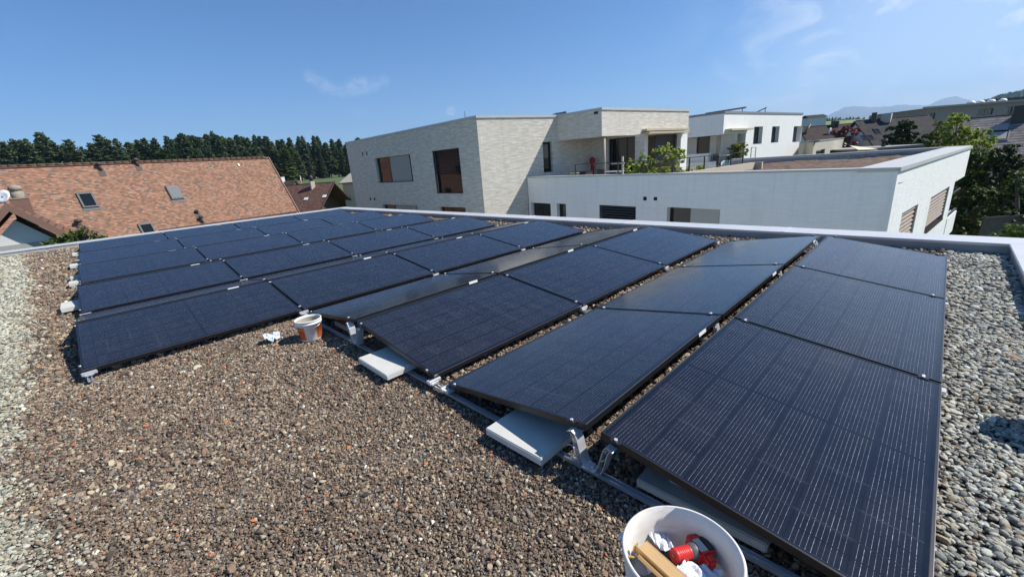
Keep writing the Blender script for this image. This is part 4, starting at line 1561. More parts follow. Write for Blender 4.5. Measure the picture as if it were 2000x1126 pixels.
# potted shrubs on the terrace
def potted(label, px, py_base, hgt, wid, seed, mat=M_LG, mat2=M_MG, Y=None, zf=-.1, off=-1.0, pot=True, n=420, leaf=.13):
    wo_ = Wall(WF.P(0, 0, off).xy, WF.P(WF.L, 0, off).xy); s_, _ = wo_.hit(px, 330)
    q = wo_.P(s_, zf)
    r = random.Random(seed)
    cl = blob_clumps(r, 9, 0, hgt * .58, wid * .36, hgt * .34, wid * .24)
    t = leafy('potted_shrub', label, 'potted shrub', (q.x, q.y, zf), cl, n, leaf, mat, seed, (hgt * .62, .03), 'potted shrubs on the terrace', 5, mat2)
    if pot:
        b = MB(); b.lathe([(0, 0), (.16, 0), (.22, .36), (.235, .36), (.235, .40), (.20, .40), (.19, .34), (0, .34)], 20); b.build('pot', plain('grey_pot', (.22, .21, .2), .7), t)
    return t


potted('leafy potted shrub at the left of the terrace trio, low and light green', 1246, 0, 1.25, 1.35, 3, n=480, leaf=.10)
potted('tallest potted shrub of the terrace trio, in front of the white bay wall', 1274, 0, 1.95, 1.1, 4, n=430, leaf=.10)
potted('broad potted shrub with ochre leaf tips in front of the dark roller screen', 1312, 0, 1.70, 1.5, 5, M_LG, M_OCH, n=560, leaf=.10)

# small terrace things
q = atx(1157, 331, XR - .55); q.z = -.1
t = thing('folded_parasol', 'folded red parasol standing against the terrace wall', 'parasol', tuple(q))
M_REDC = plain('red_fabric', (.36, .022, .022), .85)
b = MB(); b.lathe([(.02, .35), (.13, .5), (.10, 1.0), (.16, 1.25), (.17, 1.42), (.05, 1.5), (0, 1.52)], 12); b.build('canopy', M_REDC, t)
b = MB(); b.tube([(0, 0, 0), (0, 0, .6)], .025, 8); b.lathe([(0, 0), (.22, 0), (.22, .06), (0, .08)], 16); b.build('stand', M_WIN, t)
wo_ = Wall(WF.P(0, 0, -1.2).xy, WF.P(WF.L, 0, -1.2).xy); q = wo_.P(wo_.hit(1216, 330)[0], -.1)
t = thing('wooden_perch', 'pale wooden post with crossbar on the terrace before the dark glass door', 'wooden post', tuple(q))
M_PALEW = plain('pale_wood', (.55, .45, .36), .8)
b = MB(); b.bar((0, 0, 0), (0, 0, 1.45), .07); b.build('post', M_PALEW, t)
b = MB(); b.bar((0, .05, 1.15), (.02, .6, 1.15), .05); b.bar((0, -.1, 1.15), (0, -.02, 1.15), .05); b.bar((0, .04, .75), (.02, .35, .75), .04); b.build('crossbar', M_PALEW, t)
q = wo_.P(wo_.hit(1121, 330)[0], -.1)
t = thing('planter', 'round grey-green planter near the left end of the terrace railing', 'planter', tuple(q))
b = MB(); b.lathe([(0, 0), (.2, 0), (.27, .75), (.28, .75), (.28, .8), (.24, .8), (.23, .7), (0, .7)], 20); b.build('tub', plain('sage_tub', (.20, .24, .18), .6), t)
q = WF.P(WF.hit(1393, 322)[0], .0, -.0)
rr = LW.P(LW.hit(1393, 315)[0], -.1, .0) + Vector((0, .8, 0))
leafy('low_shrub', 'bright yellow-green bush behind the terrace railing beside the beige low wall', 'shrub', (rr.x, rr.y, -.1), blob_clumps(random.Random(4), 6, 0, .55, .35, .25, .22), 260, .11, M_YEL, 6, (.4, .02))

# ------------------------------------------------------------------ second white house behind
ZT2 = 3.9
a2 = Vector(atz(1347, 228, ZT2)[:2]); b2_ = Vector(atz(1415, 219, ZT2)[:2]); c2_ = Vector(atz(1568, 222, ZT2)[:2])
a2 = b2_ + (a2 - b2_) * 2.2
AB2, BC2 = Wall(a2, b2_), Wall(b2_, c2_)
wh = thing('white_house', 'smaller white flat-roofed house behind the brick one, with solar panels on top', 'house', (44, 12, GZ))
ZS2 = AB2.hit(1415, 249)[1]
ZS2 = 2.30
b = MB()
AB2.add(b, ZS2, ZT2)
sR = BC2.hit(1457, 262)[0]
h1 = BC2.rect((1472, 247.5), (1489, 247), (1489, 280), (1472, 281)); h2 = BC2.rect((1507, 247), (1522, 246.5), (1521, 277), (1507, 278.5))
h3 = BC2.rect((1549, 246.5), (1566, 246.5), (1566, 276), (1549, 278))
BC2.add(b, ZS2, ZT2, s1=sR)
BC2.add(b, GZ, ZT2, [h1, h2, h3], .4, s0=sR)
# recess under the corner
rx = b2_.x + 2.4
REC = Wall((rx, a2.y), (rx, b2_.y - .3)); hq = REC.rect((1361, 255.5), (1387, 254.5), (1387, 290), (1361, 290))
hq = (hq[0], .3, hq[2], hq[3])
REC.add(b, -.3, ZS2, [hq])
REC2 = Wall((rx, b2_.y - .3), BC2.P(sR, 0, -2.2).xy); hq2 = (REC2.L * .15, .2, REC2.L * .9, ZS2 - .15)
REC2.add(b, -.3, ZS2, [hq2]); Wall(BC2.P(sR, 0).xy, BC2.P(sR, 0, -2.3).xy).add(b, GZ, ZS2)
PL0 = Wall(AB2.P(0, 0, .9).xy, AB2.P(AB2.L, 0, .9).xy)
PL0.add(b, GZ, .35); Wall(b2_, BC2.P(sR, 0).xy).add(b, GZ, .35)
d_ = c2_ + Vector((.3, 14)); e_ = Vector((a2.x, d_.y))
Wall(c2_, d_).add(b, GZ, ZT2); Wall(d_, e_).add(b, GZ, ZT2); Wall(e_, a2).add(b, GZ, ZT2)
b.build('wall', M_WBRICK, wh)
b = MB()
b.face([(*a2, ZS2), (*b2_, ZS2), (*BC2.P(sR, 0).xy, ZS2), (*BC2.P(sR, 0, -2.4).xy, ZS2), (rx + .1, a2.y, ZS2)]); b.build('soffit', M_SOFF, wh)
b = MB()
b.face([(a2.x - .8, a2.y, .02), (b2_.x - .8, b2_.y, .02), (*BC2.P(sR, 0).xy, .02), (*BC2.P(sR, 0, -2.4).xy, .02), (rx + .1, a2.y, .02)]); b.build('terrace_floor', M_TERR, wh)
b = MB(); b.face([(*a2, ZT2 - .1), (*b2_, ZT2 - .1), (*c2_, ZT2 - .1), (*d_, ZT2 - .1), (*e_, ZT2 - .1)]); b.build('roof', M_TERR, wh)
b = MB(); cap(b, [AB2, BC2], ZT2 + .07, .16, .4, .05); b.build('roof_coping', plain('grey_coping', (.22, .22, .23), .5), wh)
REC.window(hq, wh, sill=False); REC2.window(hq2, wh, mullions=(.5,), sill=False)
BC2.window(h1, wh, depth=.32); BC2.window(h2, wh, depth=.32); BC2.window(h3, wh, depth=.32, sill=False)
b = MB(); s0_, _ = BC2.hit(1417, 245); s1_, _ = BC2.hit(1461, 245)
BC2.slab(b, s0_, ZS2 + .25, s1_, ZS2 + .38, .01, .5); b.build('awning', plain('pale_awning', (.5, .44, .3), .6), wh)
b = MB(); q = b2_ + Vector((.6, .5)); b.box((q.x - .12, q.y - .12, 0), (q.x + .12, q.y + .12, ZS2)); b.build('column', M_COLM, wh)
for px0, px1, pyy in ((1347, 1428, 212.5), (1450, 1472, 214.5)):
    b = MB()
    p0 = atz(px0, 224, ZT2) + Vector((3.0, 0, 0)); p1 = atz(px1, 220, ZT2) + Vector((3.5, 0, 0))
    mid0 = Vector((p0.x, p0.y, ZT2 + .05)); mid1 = Vector((p1.x, p1.y, ZT2 + .05))
    b.prism([mid0 + Vector((0, 0, .06)), mid1 + Vector((0, 0, .42)), mid1 + Vector((0, 0, .50)), mid0 + Vector((0, 0, .14))], (1.0, .4, 0))
    for tt in (.3, .9):
        lg = mid0.lerp(mid1, tt); b.bar(lg - Vector((0, 0, .1)), lg + Vector((0, 0, .06 + .36 * tt)), .05)
    b.build('roof_panel', M_FRAME, wh)
fix_tree(wh)
railing('short pale railing at the terrace corner of the second white house', [tuple(BC2.P(sR + .05, 0, .5).xy), tuple(BC2.P(sR + .9, 0, .5).xy)], .1, 1.15, .9)
q = AB2.P(AB2.hit(1366, 300)[0], 0, .2)
b = MB(); b.box((q.x - .3, q.y - .9, .02), (q.x + .3, q.y + .9, 1.0), bev=.02)
tag(b.build('planter_box', M_WBRICK), 'long white planter box on the terrace of the second white house', 'planter box')
q = BC2.P(BC2.hit(1432, 295)[0], 0, .6)
leafy('terrace_shrub', 'loose green shrub at the terrace corner of the second white house', 'shrub', (q.x, q.y, 0), blob_clumps(random.Random(14), 9, 0, .95, .75, .6, .42), 500, .16, M_MG, 16, (.8, .03), None, 5, M_OCH)

# garden furniture on the two terraces
M_CHAIR = plain('dark_wicker', (.05, .045, .042), .8, 0, .2, 20)
M_TABLE = plain('pale_table', (.42, .41, .39), .6)


def patio_chair(label, x, y, z, rot, mat=M_CHAIR):
    t = thing('patio_chair', label, 'chair', (x, y, z), (0, 0, rot), 'chairs on the terraces')
    b = MB(); b.box((-.24, -.24, .40), (.24, .24, .46), bev=.01); b.build('seat', mat, t)
    b = MB(); b.box((-.24, .20, .44), (.24, .25, .90), bev=.01); b.build('backrest', mat, t)
    for sx in (-1, 1):
        for sy in (-1, 1):
            b = MB(); b.box((sx * .21 - .018, sy * .21 - .018, 0), (sx * .21 + .018, sy * .21 + .018, .41)); b.build('leg', mat, t)
    return t


def patio_table(label, x, y, z, w, d, rot):
    t = thing('patio_table', label, 'table', (x, y, z), (0, 0, rot))
    b = MB(); b.box((-w / 2, -d / 2, .70), (w / 2, d / 2, .745), bev=.006); b.build('tabletop', M_TABLE, t)
    for sx in (-1, 1):
        for sy in (-1, 1):
            b = MB(); b.box((sx * (w / 2 - .06) - .025, sy * (d / 2 - .06) - .025, 0), (sx * (w / 2 - .06) + .025, sy * (d / 2 - .06) + .025, .70)); b.build('leg', M_CHAIR, t)
    return t


p = atx(1398, 296, b2_.x - .15)
patio_table('pale table under the overhang of the second white house', p.x + .7, p.y, .02, .8, 1.4, .1)
patio_chair('dark chair at the left of the table on the second white house terrace', p.x + .5, p.y + 1.0, .02, R_(10))
patio_chair('dark chair before the table on the second white house terrace', p.x - .05, p.y - .1, .02, R_(95))
wo_ = Wall(WF.P(0, 0, -2.6).xy, WF.P(WF.L, 0, -2.6).xy)
p = wo_.P(wo_.hit(1202, 330)[0], -.1)
patio_table('pale table on the brick house terrace before the dark glass door', p.x, p.y, -.1, .8, 1.3, .1)
patio_chair('dark chair on the brick house terrace left of the wooden post', p.x - .6, p.y + .3, -.1, R_(80))
p = wo_.P(wo_.hit(1134, 330)[0], -.1)
t = thing('storage_box', 'dark storage box by the narrow glass door at the left end of the terrace', 'box', (p.x, p.y, -.1))
b = MB(); b.box((-.35, -.55, 0), (.35, .55, .72), bev=.015); b.build('body', M_CHAIR, t)
b = MB(); b.box((-.38, -.58, .722), (.38, .58, .78), bev=.015); b.build('lid', M_DKM, t)

# low beige house in the middle distance
ZL = 1.25
l0 = Vector(atz(1520, 279.5, ZL)[:2]); l1 = Vector(atz(1590, 276, ZL)[:2]); l2 = Vector(atz(1674, 266.8, ZL)[:2])
WL1, WL2 = Wall(l0, l1), Wall(l1, l2)
lh = thing('beige_house', 'low beige flat-roofed house with a row of three small windows behind the brown roof', 'house', (l1.x, l1.y, GZ))
hs = [WL2.rect((x0, 293), (x1, 292), (x1, 298), (x0, 299)) for x0, x1 in ((1594, 1611), (1621, 1632), (1638, 1648))]
hs = [(h[0], h[1] - .6, h[2], h[3]) for h in hs]
b = MB(); WL1.add(b, GZ, ZL); WL2.add(b, GZ, ZL, hs)
f_ = l2 + Vector((2, 14)); g_ = Vector((l0.x + 1, f_.y)); Wall(l2, f_).add(b, GZ, ZL); Wall(f_, g_).add(b, GZ, ZL); Wall(g_, l0).add(b, GZ, ZL)
b.build('wall', plain('beige_wall', (.42, .39, .31), .9, 0, .08, 2), lh)
b = MB(); b.face([(*l0, ZL - .05), (*l1, ZL - .05), (*l2, ZL - .05), (*f_, ZL - .05), (*g_, ZL - .05)]); b.build('roof', M_TERR, lh)
b = MB(); cap(b, [WL1, WL2], ZL + .08, .14, .4, .05); b.build('roof_coping', plain('grey_coping', (.25, .25, .26), .5), lh)
for h in hs: WL2.window(h, lh)
fix_tree(lh)


# ------------------------------------------------------------------ pitched-roof houses
def mat_tiles(name, cols, tw=.18, th=.15, dark=(.05, .035, .03), bump=.8):
    m = Mat(name)
    uv = m.new('ShaderNodeUVMap').outputs['UV']
    br = m.new('ShaderNodeTexBrick'); br.offset = .5
    br.inputs['Scale'].default_value = 1; br.inputs['Brick Width'].default_value = tw; br.inputs['Row Height'].default_value = th
    br.inputs['Mortar Size'].default_value = .012; br.inputs['Bias'].default_value = 0
    br.inputs['Color1'].default_value = (0, 0, 0, 1); br.inputs['Color2'].default_value = (1, 1, 1, 1); br.inputs['Mortar'].default_value = (.5, .5, .5, 1)
    m.link(uv, br.inputs['Vector'])
    sp = m.new('ShaderNodeSeparateXYZ'); m.link(uv, sp.inputs[0])
    row = m.math('FLOOR', m.math('DIVIDE', sp.outputs[1], th))
    odd = m.math('MULTIPLY', m.math('FRACT', m.math('MULTIPLY', row, .5)), 1.0)
    colx = m.math('FLOOR', m.math('ADD', m.math('DIVIDE', sp.outputs[0], tw), odd))
    cb = m.new('ShaderNodeCombineXYZ'); m.link(colx, cb.inputs[0]); m.link(row, cb.inputs[1])
    wn_ = m.new('ShaderNodeTexWhiteNoise', noise_dimensions='2D'); m.link(cb.outputs[0], wn_.inputs['Vector'])
    c = m.ramp(wn_.outputs['Value'], cols, 'CONSTANT')
    big = m.ramp(m.noise(uv, 2.2, 6, .75), [(.46, (0, 0, 0)), (.68, (1, 1, 1))])
    c = m.mix(m.math('MULTIPLY', big, .42), c, (cols[0][1][0] * .48, cols[0][1][1] * .58, cols[0][1][2] * .62))
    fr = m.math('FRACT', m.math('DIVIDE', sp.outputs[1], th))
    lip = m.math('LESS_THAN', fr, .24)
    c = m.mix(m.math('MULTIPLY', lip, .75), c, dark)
    m.set(Base_Color=c, Roughness=.88)
    m.b.inputs['Specular IOR Level'].default_value = .2
    m.bump(m.math('ADD', m.math('SUBTRACT', 1.0, fr), m.math('MULTIPLY', wn_.outputs['Value'], .3)), bump, .03)
    return m.m


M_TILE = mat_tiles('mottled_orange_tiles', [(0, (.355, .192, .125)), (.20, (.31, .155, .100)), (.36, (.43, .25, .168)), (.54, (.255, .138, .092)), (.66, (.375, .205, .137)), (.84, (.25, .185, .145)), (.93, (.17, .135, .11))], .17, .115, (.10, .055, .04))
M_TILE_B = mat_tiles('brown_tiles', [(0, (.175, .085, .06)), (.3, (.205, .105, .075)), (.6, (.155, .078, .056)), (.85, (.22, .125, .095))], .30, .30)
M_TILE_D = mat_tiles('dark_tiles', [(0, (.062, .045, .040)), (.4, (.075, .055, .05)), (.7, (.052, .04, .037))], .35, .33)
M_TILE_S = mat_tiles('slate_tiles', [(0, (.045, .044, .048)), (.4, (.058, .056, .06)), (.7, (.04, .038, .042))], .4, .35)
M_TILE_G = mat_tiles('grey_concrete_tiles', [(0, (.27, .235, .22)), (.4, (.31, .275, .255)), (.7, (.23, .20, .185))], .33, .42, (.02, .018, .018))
M_HW = plain('house_render', (.62, .62, .60), .9, 0, .05, 2)
M_BROWNM = plain('brown_metal', (.20, .115, .085), .55, 0, .1, 4)
M_PIPE = plain('aged_brown_pipe', (.075, .05, .045), .7)


class Gable:
    """a gabled house: ridge from r0 to r1 (3-D), pitch, slope length on the near (camera) side"""

    def __init__(s, name, label, r0, r1, pitch, near, far, tile, wall=M_HW, base=GZ, over=.3, thick=.18, inset=.25):
        r0, r1 = Vector(r0), Vector(r1); s.r0, s.r1 = r0, r1
        s.d = (r1 - r0).normalized(); s.L = (r1 - r0).length
        n = Vector((-s.d.y, s.d.x, 0)).normalized()
        if n.dot(CAM - r0) < 0: n = -n
        s.n = n
        s.dn = (n * math.cos(pitch) - Vector((0, 0, 1)) * math.sin(pitch)).normalized()
        s.df = (-n * math.cos(pitch) - Vector((0, 0, 1)) * math.sin(pitch)).normalized()
        s.up = s.dn.cross(s.d); s.up = s.up if s.up.z > 0 else -s.up
        s.near = near
        s.t = thing(name, label, 'house', ((r0.x + r1.x) / 2, (r0.y + r1.y) / 2, base))
        b = MB()
        upf = s.df.cross(s.d); upf = upf if upf.z > 0 else -upf
        for dd, ln, up in ((s.dn, near, s.up), (s.df, far, upf)):
            P = [r0 - s.d * over, r1 + s.d * over, r1 + s.d * over + dd * ln, r0 - s.d * over + dd * ln]
            b.face(P, [(0, ln), (s.L + 2 * over, ln), (s.L + 2 * over, 0), (0, 0)])
            Q = [p - up * thick for p in P]
            b.face(Q)
            for i in (1, 2, 3):
                b.face([P[i], P[(i + 1) % 4], Q[(i + 1) % 4], Q[i]])
        b.build('roof', tile, s.t, recalc=False)
        b = MB()
        for i in range(int(s.L / .42)):
            p = r0 + s.d * (i * .42)
            b.tube([p + Vector((0, 0, .0)), p + s.d * .40 + Vector((0, 0, .012))], [.075, .065], 8)
        b.build('ridge_tiles', tile, s.t)
        b = MB()
        A = r0 + s.d * inset - Vector((0, 0, thick + .02)); B = r1 - s.d * inset - Vector((0, 0, thick + .02))
        hn, hf = s.dn * (near - .5), s.df * (far - .5)
        for q in (A, B):
            b.face([q, q + hn, Vector(((q + hn).x, (q + hn).y, base)), Vector(((q + hf).x, (q + hf).y, base)), q + hf])
        b.face([A + hn, B + hn, Vector(((B + hn).x, (B + hn).y, base)), Vector(((A + hn).x, (A + hn).y, base))])
        b.face([A + hf, B + hf, Vector(((B + hf).x, (B + hf).y, base)), Vector(((A + hf).x, (A + hf).y, base))])
        b.build('wall', wall, s.t)

    def hit(s, px, py, lift=0.0):
        r = ray(px, py)
        o = s.r0 + s.up * lift
        t = (o - CAM).dot(s.up) / r.dot(s.up)
        return CAM + r * t

    def frame(s, p):
        """matrix with x along the ridge, y up the slope, z off the roof"""
        return Matrix((s.d, -s.dn, s.up)).transposed().to_4x4() if (s.d.cross(-s.dn)).dot(s.up) > 0 else Matrix((-s.d, -s.dn, s.up)).transposed().to_4x4()

    def skylight(s, px, py, w=.78, h=1.18, shutter=False, fm=None):
        M4 = Matrix.Translation(s.hit(px, py)) @ s.frame(None)
        b = MB(); t = .10
        for lo, hi in (((-w / 2, -h / 2, .0), (-w / 2 + t, h / 2, .11)), ((w / 2 - t, -h / 2, .0), (w / 2, h / 2, .11)), ((-w / 2 + t, -h / 2, 0), (w / 2 - t, -h / 2 + t, .11)), ((-w / 2 + t, h / 2 - t * 1.6, 0), (w / 2 - t, h / 2, .12))):
            b.box(lo, hi, M4)
        b.box((-w / 2 - .08, -h / 2 - .22, .02), (w / 2 + .08, -h / 2, .03), M4)
        o = b.build('skylight', fm or plain('skylight_frame', (.085, .085, .085), .6, .0), s.t)
        b = MB(); b.box((-w / 2 + t, -h / 2 + t, .05), (w / 2 - t, h / 2 - t * 1.6, .06), M4); b.build('pane', M_PANE, o)
        if shutter:
            b = MB(); b.box((-w / 2 + .03, -h / 2 + .06, .115), (w / 2 - .03, h / 2 - .02, .15), M4, bev=.01)
            for k in range(9):
                yy = -h / 2 + .12 + k * (h - .22) / 9
                b.box((-w / 2 + .07, yy, .1505), (w / 2 - .07, yy + .06, .158), M4)
            b.build('roller_shutter', plain('shutter_grey', (.155, .16, .165), .7, 0), o)
        return o

    def pipe(s, px, py, h=.5, r=.07):
        p = s.hit(px, py)
        b = MB(); b.tube([p - s.up * .05, p + Vector((0, 0, h))], r, 10)
        b.lathe([(0, h + .12), (r * 1.3, h + .09), (r * 1.75, h - .02), (r * 1.3, h - .09), (0, h - .10)], 12, Matrix.Translation(p))
        b.bar(p + s.dn * .45 + s.up * .012, p - s.dn * .2 + s.up * .012, .35, .012, up=s.up)
        b.build('vent_pipe', M_PIPE, s.t)

    def done(s):
        fix_tree(s.t)
        return s


zr = 3.5
ra = atz(0, 325, zr); rb = atz(520, 307, zr)
dd_ = (rb - ra).normalized()
H1 = Gable('tiled_house', 'house with large mottled orange tile roof and four skylights at the left', ra - dd_ * 6, rb, R_(56.7), 10.0, 8.0, M_TILE, over=.15)
H1.skylight(171, 391); H1.skylight(341, 377, shutter=True); H1.skylight(289, 450)
H1.pipe(197, 333, .45, .10); H1.pipe(269, 324, .45, .10); H1.pipe(396, 436, .5, .09); H1.pipe(386, 418, .25, .08); H1.pipe(158, 446, .5, .12)
b = MB()
s0 = H1.hit(310, 452); s1 = H1.hit(579, 414)
for k in range(2):
    b.tube([s0 + H1.up * (.10 + .09 * k), s1 + H1.up * (.10 + .09 * k)], .022, 6)
for i in range(16):
    p = s0.lerp(s1, i / 15); b.bar(p, p + H1.up * .25, .03)
b.build('snow_guard', M_BROWNM, H1.t)
b = MB(); b.bar(rb + dd_ * .17 + Vector((0, 0, -.05)), rb + dd_ * .17 + H1.dn * 10, .05, .22, up=H1.up); b.build('verge_board', plain('verge', (.33, .20, .14), .7), H1.t)
p = H1.hit(466, 323); b = MB(); b.box((-.06, -.12, 0), (.06, .12, .1), Matrix.Translation(p) @ H1.frame(None)); b.build('roof_hook', M_STICK, H1.t)
H1.done()

# brown roofed house behind, between the orange roof and the brick house
r0 = atz(540, 363.4, .45); r1 = atz(651, 355.4, .45)
dd2 = (r1 - r0).normalized()
H2 = Gable('brown_roof_house', 'brown tiled roof with a cream chimney between the orange roof and the brick house', r0 - dd2 * 5, r1, R_(40), 9.5, 7, M_TILE_B, over=.2, inset=2.6, wall=M_BARK)
p = H2.hit(611, 366)
b = MB(); b.box((p.x - .32, p.y - .32, p.z - .5), (p.x + .32, p.y + .32, p.z + 1.0)); ch = b.build('chimney', plain('cream_chimney', (.52, .45, .33), .9), H2.t)
b = MB(); b.lathe([(.30, p.z + 1.0), (.30, p.z + 1.25), (.36, p.z + 1.3), (.30, p.z + 1.75), (.12, p.z + 1.95), (0, p.z + 1.95)], 14, Matrix.Translation((p.x, p.y, 0))); b.build('chimney_pot', M_DKM, ch)
for px, py in ((598, 388.5), (634, 383.5)):
    b = MB(); b.box((-.35, -.28, .02), (.35, .28, .10), Matrix.Translation(H2.hit(px, py)) @ H2.frame(None), bev=.02); b.build('roof_window', M_STICK, H2.t)
b = MB()
for i in range(22):
    q = r1 + dd2 * .2 + H2.dn * (i * .43) + H2.up * .03
    b.box((-.12, -.2, -.03), (.12, .2, .06), Matrix.Translation(q) @ H2.frame(None), bev=.02)
b.build('verge_tiles', M_TILE_B, H2.t)
H2.done()
r0 = atz(552, 354.5, .9); r1 = atz(577, 352.5, .9); r0 = atd(548, 353.5, 110); r1 = atd(575, 351.5, 110); r1.z = r0.z
H3 = Gable('distant_house', 'small dark roofed house far behind beside the right end of the orange roof', r0 - (r1 - r0) * .5, r1, R_(38), 3.2, 3.2, M_TILE_D, base=-5)
p = H3.hit(553, 354); b = MB(); b.box((p.x - .4, p.y - .4, p.z - .5), (p.x + .4, p.y + .4, p.z + 1.1)); b.build('chimney', M_STICK, H3.t)
H3.done()
# pale barn right of the brown roof
r0 = atd(655, 354.5, 75); r1 = atd(700, 350.5, 60); 
bn = thing('barn', 'low pale barn with grey roof behind the brown tiled roof', 'barn', (r0.x, r0.y, -5))
WB = Wall(atd(668, 357, 72).xy, atd(720, 351.5, 72).xy)
zt = atd(668, 357, 72).z
b = MB(); WB.add(b, -5, zt); WBb = Wall(WB.p0, (WB.P(0, 0, -8)).xy); WBb.add(b, -5, zt); b.build('wall', plain('cream_wall', (.50, .46, .35), .9), bn)
b = MB()
b.face([WB.P(-.4, zt, .5), WB.P(WB.L + .4, zt, .5), WB.P(WB.L + .4, zt + 1.5, -6), WB.P(-.4, zt + 1.5, -6)]); b.face([WB.P(-.4, zt - .15, .5), WB.P(WB.L + .4, zt - .15, .5), WB.P(WB.L + .4, zt + 1.35, -6), WB.P(-.4, zt + 1.35, -6)])
b.face([WB.P(-.4, zt, .5), WB.P(-.4, zt - .15, .5), WB.P(-.4, zt + 1.35, -6), WB.P(-.4, zt + 1.5, -6)])
b.build('roof', plain('grey_brown_roof', (.30, .27, .23), .8), bn)
fix_tree(bn)
# orange windsock on a pole
q = atd(589, 358, 90)
fl = thing('flag', 'small orange flag on a pole in front of the dark wood', 'flag', (q.x, q.y, q.z - 1.5))
b = MB(); b.tube([(0, 0, 0), (0, 0, 3.1)], .05, 6); b.build('pole', M_ALU, fl)
b = MB(); b.mesh([(0, 0, 2.0), (.25, -.22, 1.9), (.28, -.26, 2.9), (0, 0, 3.1), (-.05, .05, 2.0), (.2, -.17, 1.9), (.23, -.2, 2.9), (-.05, .05, 3.1)], [(0, 1, 2, 3), (7, 6, 5, 4), (0, 4, 5, 1), (2, 6, 7, 3), (1, 5, 6, 2)]); b.build('cloth', plain('orange_cloth', (.7, .13, .04), .8), fl)

# small white gable at the far left
YG = 30.0
ap = aty(15, 398, YG); ev = aty(152, 464, YG)
run = ev.x - ap.x; drop = ap.z - ev.z
gh = thing('white_gable_house', 'white gabled house with brown verge boards behind the roof edge at far left', 'house', (ap.x, YG, GZ))
lv = Vector((ap.x - run, YG, ev.z))
apw = Vector((ap.x, YG, ap.z))
DEP = 3.2
b = MB()
b.prism([apw - Vector((0, 0, .75)), Vector((ev.x - .3, YG, ev.z - .45)), Vector((ev.x - .3, YG, GZ)), Vector((lv.x + .3, YG, GZ)), Vector((lv.x + .3, YG, lv.z - .45))], (0, DEP, 0)); b.build('wall', M_HW, gh)
b = MB()
bk = Vector((0, DEP, 0)); fo = Vector((0, -.55, 0))
for e in (ev, lv):
    e = Vector((e.x, YG, e.z))
    P = [apw + fo, e + fo, e + bk, apw + bk]
    Ls = (e - apw).length
    b.face(P, [(0, Ls), (0, 0), (DEP, 0), (DEP, Ls)])
    b.face([q - Vector((0, 0, .3)) for q in P])
    b.face([P[1], P[2], P[2] - Vector((0, 0, .3)), P[1] - Vector((0, 0, .3))])
b.build('roof', M_TILE_B, gh, recalc=False)
b = MB()
for e in (ev, lv):
    e = Vector((e.x, YG, e.z))
    b.prism([apw + fo + Vector((0, -.01, .06)), e + fo + Vector((0, -.01, .06)), e + fo + Vector((0, -.01, -.34)), apw + fo + Vector((0, -.01, -.34))], (0, -.06, 0))
b.build('verge_board', M_BROWNM, gh)
b = MB()
wz = aty(45, 486, YG).z
b.box((ap.x - 1.4, YG - .06, wz - .55), (ap.x + 1.4, YG - .01, wz + .25)); b.build('window_frame', M_CURT, gh)
b = MB(); b.box((ap.x - 1.3, YG - .075, wz - .5), (ap.x - .05, YG - .062, wz + .0)); b.box((ap.x + .05, YG - .075, wz - .5), (ap.x + 1.3, YG - .062, wz + .0)); b.build('pane', M_PANE, gh)
b = MB()
cx = aty(36, 385, YG + 1.4)
b.box((cx.x - .32, cx.y - .3, ap.z - 1.2), (cx.x + .32, cx.y + .3, ap.z + .18)); ch = b.build('chimney', M_BROWNM, gh)
b = MB(); b.box((cx.x - .34, cx.y - .32, ap.z + .18), (cx.x + .34, cx.y + .32, ap.z + .24)); b.lathe([(.22, ap.z + .24), (.25, ap.z + .5), (.21, ap.z + .52), (.21, ap.z + .6), (.26, ap.z + .62), (.22, ap.z + .8), (.08, ap.z + .86), (0, ap.z + .86)], 16, Matrix.Translation((cx.x, cx.y, 0)))
b.build('chimney_pot', plain('weathered_clay', (.30, .25, .19), .9, 0, .3, 8), ch)
fix_tree(gh)
q = aty(4, 384, YG + .2)
ds = thing('satellite_dish', 'pale satellite dish beside the chimney of the white gabled house', 'satellite dish', tuple(q))
b = MB()
Md = Euler((R_(62), 0, R_(-40))).to_matrix().to_4x4()
b.lathe([(0, -.06), (.18, -.045), (.34, 0), (.345, .006), (.18, -.036), (0, -.05)], 24, Md); b.build('dish', M_STICK, ds)
b = MB(); b.tube([(0, 0.05, 0), (0, .18, -.05), (0, .2, -.9)], .03, 8); b.build('mast', M_DKM, ds)

# ------------------------------------------------------------------ houses at the right
def big_roof(name, label, a, c, depth, pitch, ln, tile, **k):
    r0 = atd(*a, depth); r1 = atd(*c, depth)
    z = (r0.z + r1.z) / 2; r0.z = r1.z = z
    return Gable(name, label, r0, r1, R_(pitch), ln, ln, tile, **k)


H4 = big_roof('dark_roof_house', 'long dark brown roof between the white house and the red tree', (1560, 248.5), (1668, 241.5), 72, 38, 6.5, M_TILE_D)
b = MB(); p = H4.hit(1573, 262); b.tube([p, p + Vector((.1, 0, .5)), p + Vector((.9, -.4, 1.5))], .16, 8); b.build('flue', M_DKM, H4.t)
for px in (1627, 1634):
    p = H4.hit(px, 246); b = MB(); b.box((p.x - .3, p.y - .3, p.z - .4), (p.x + .3, p.y + .3, p.z + .8)); b.build('chimney', M_DKM, H4.t)
p = H4.hit(1620, 262); b = MB(); b.tube([p, p + Vector((0, 0, 1.0))], .16, 8); b.build('vent_pipe', M_STICK, H4.t)
H4.done()
H5 = big_roof('slate_roof_house', 'large slate grey roof with small skylights behind the red tree', (1672, 237.5), (1812, 223.5), 66, 42, 8.0, M_TILE_S)
for px, py in ((1688, 269), (1699, 268), (1712, 256)):
    H5.skylight(px, py, .8, 1.0, fm=plain('dark_skylight_frame', (.05, .05, .055), .9, 0, .1, 6, .1))
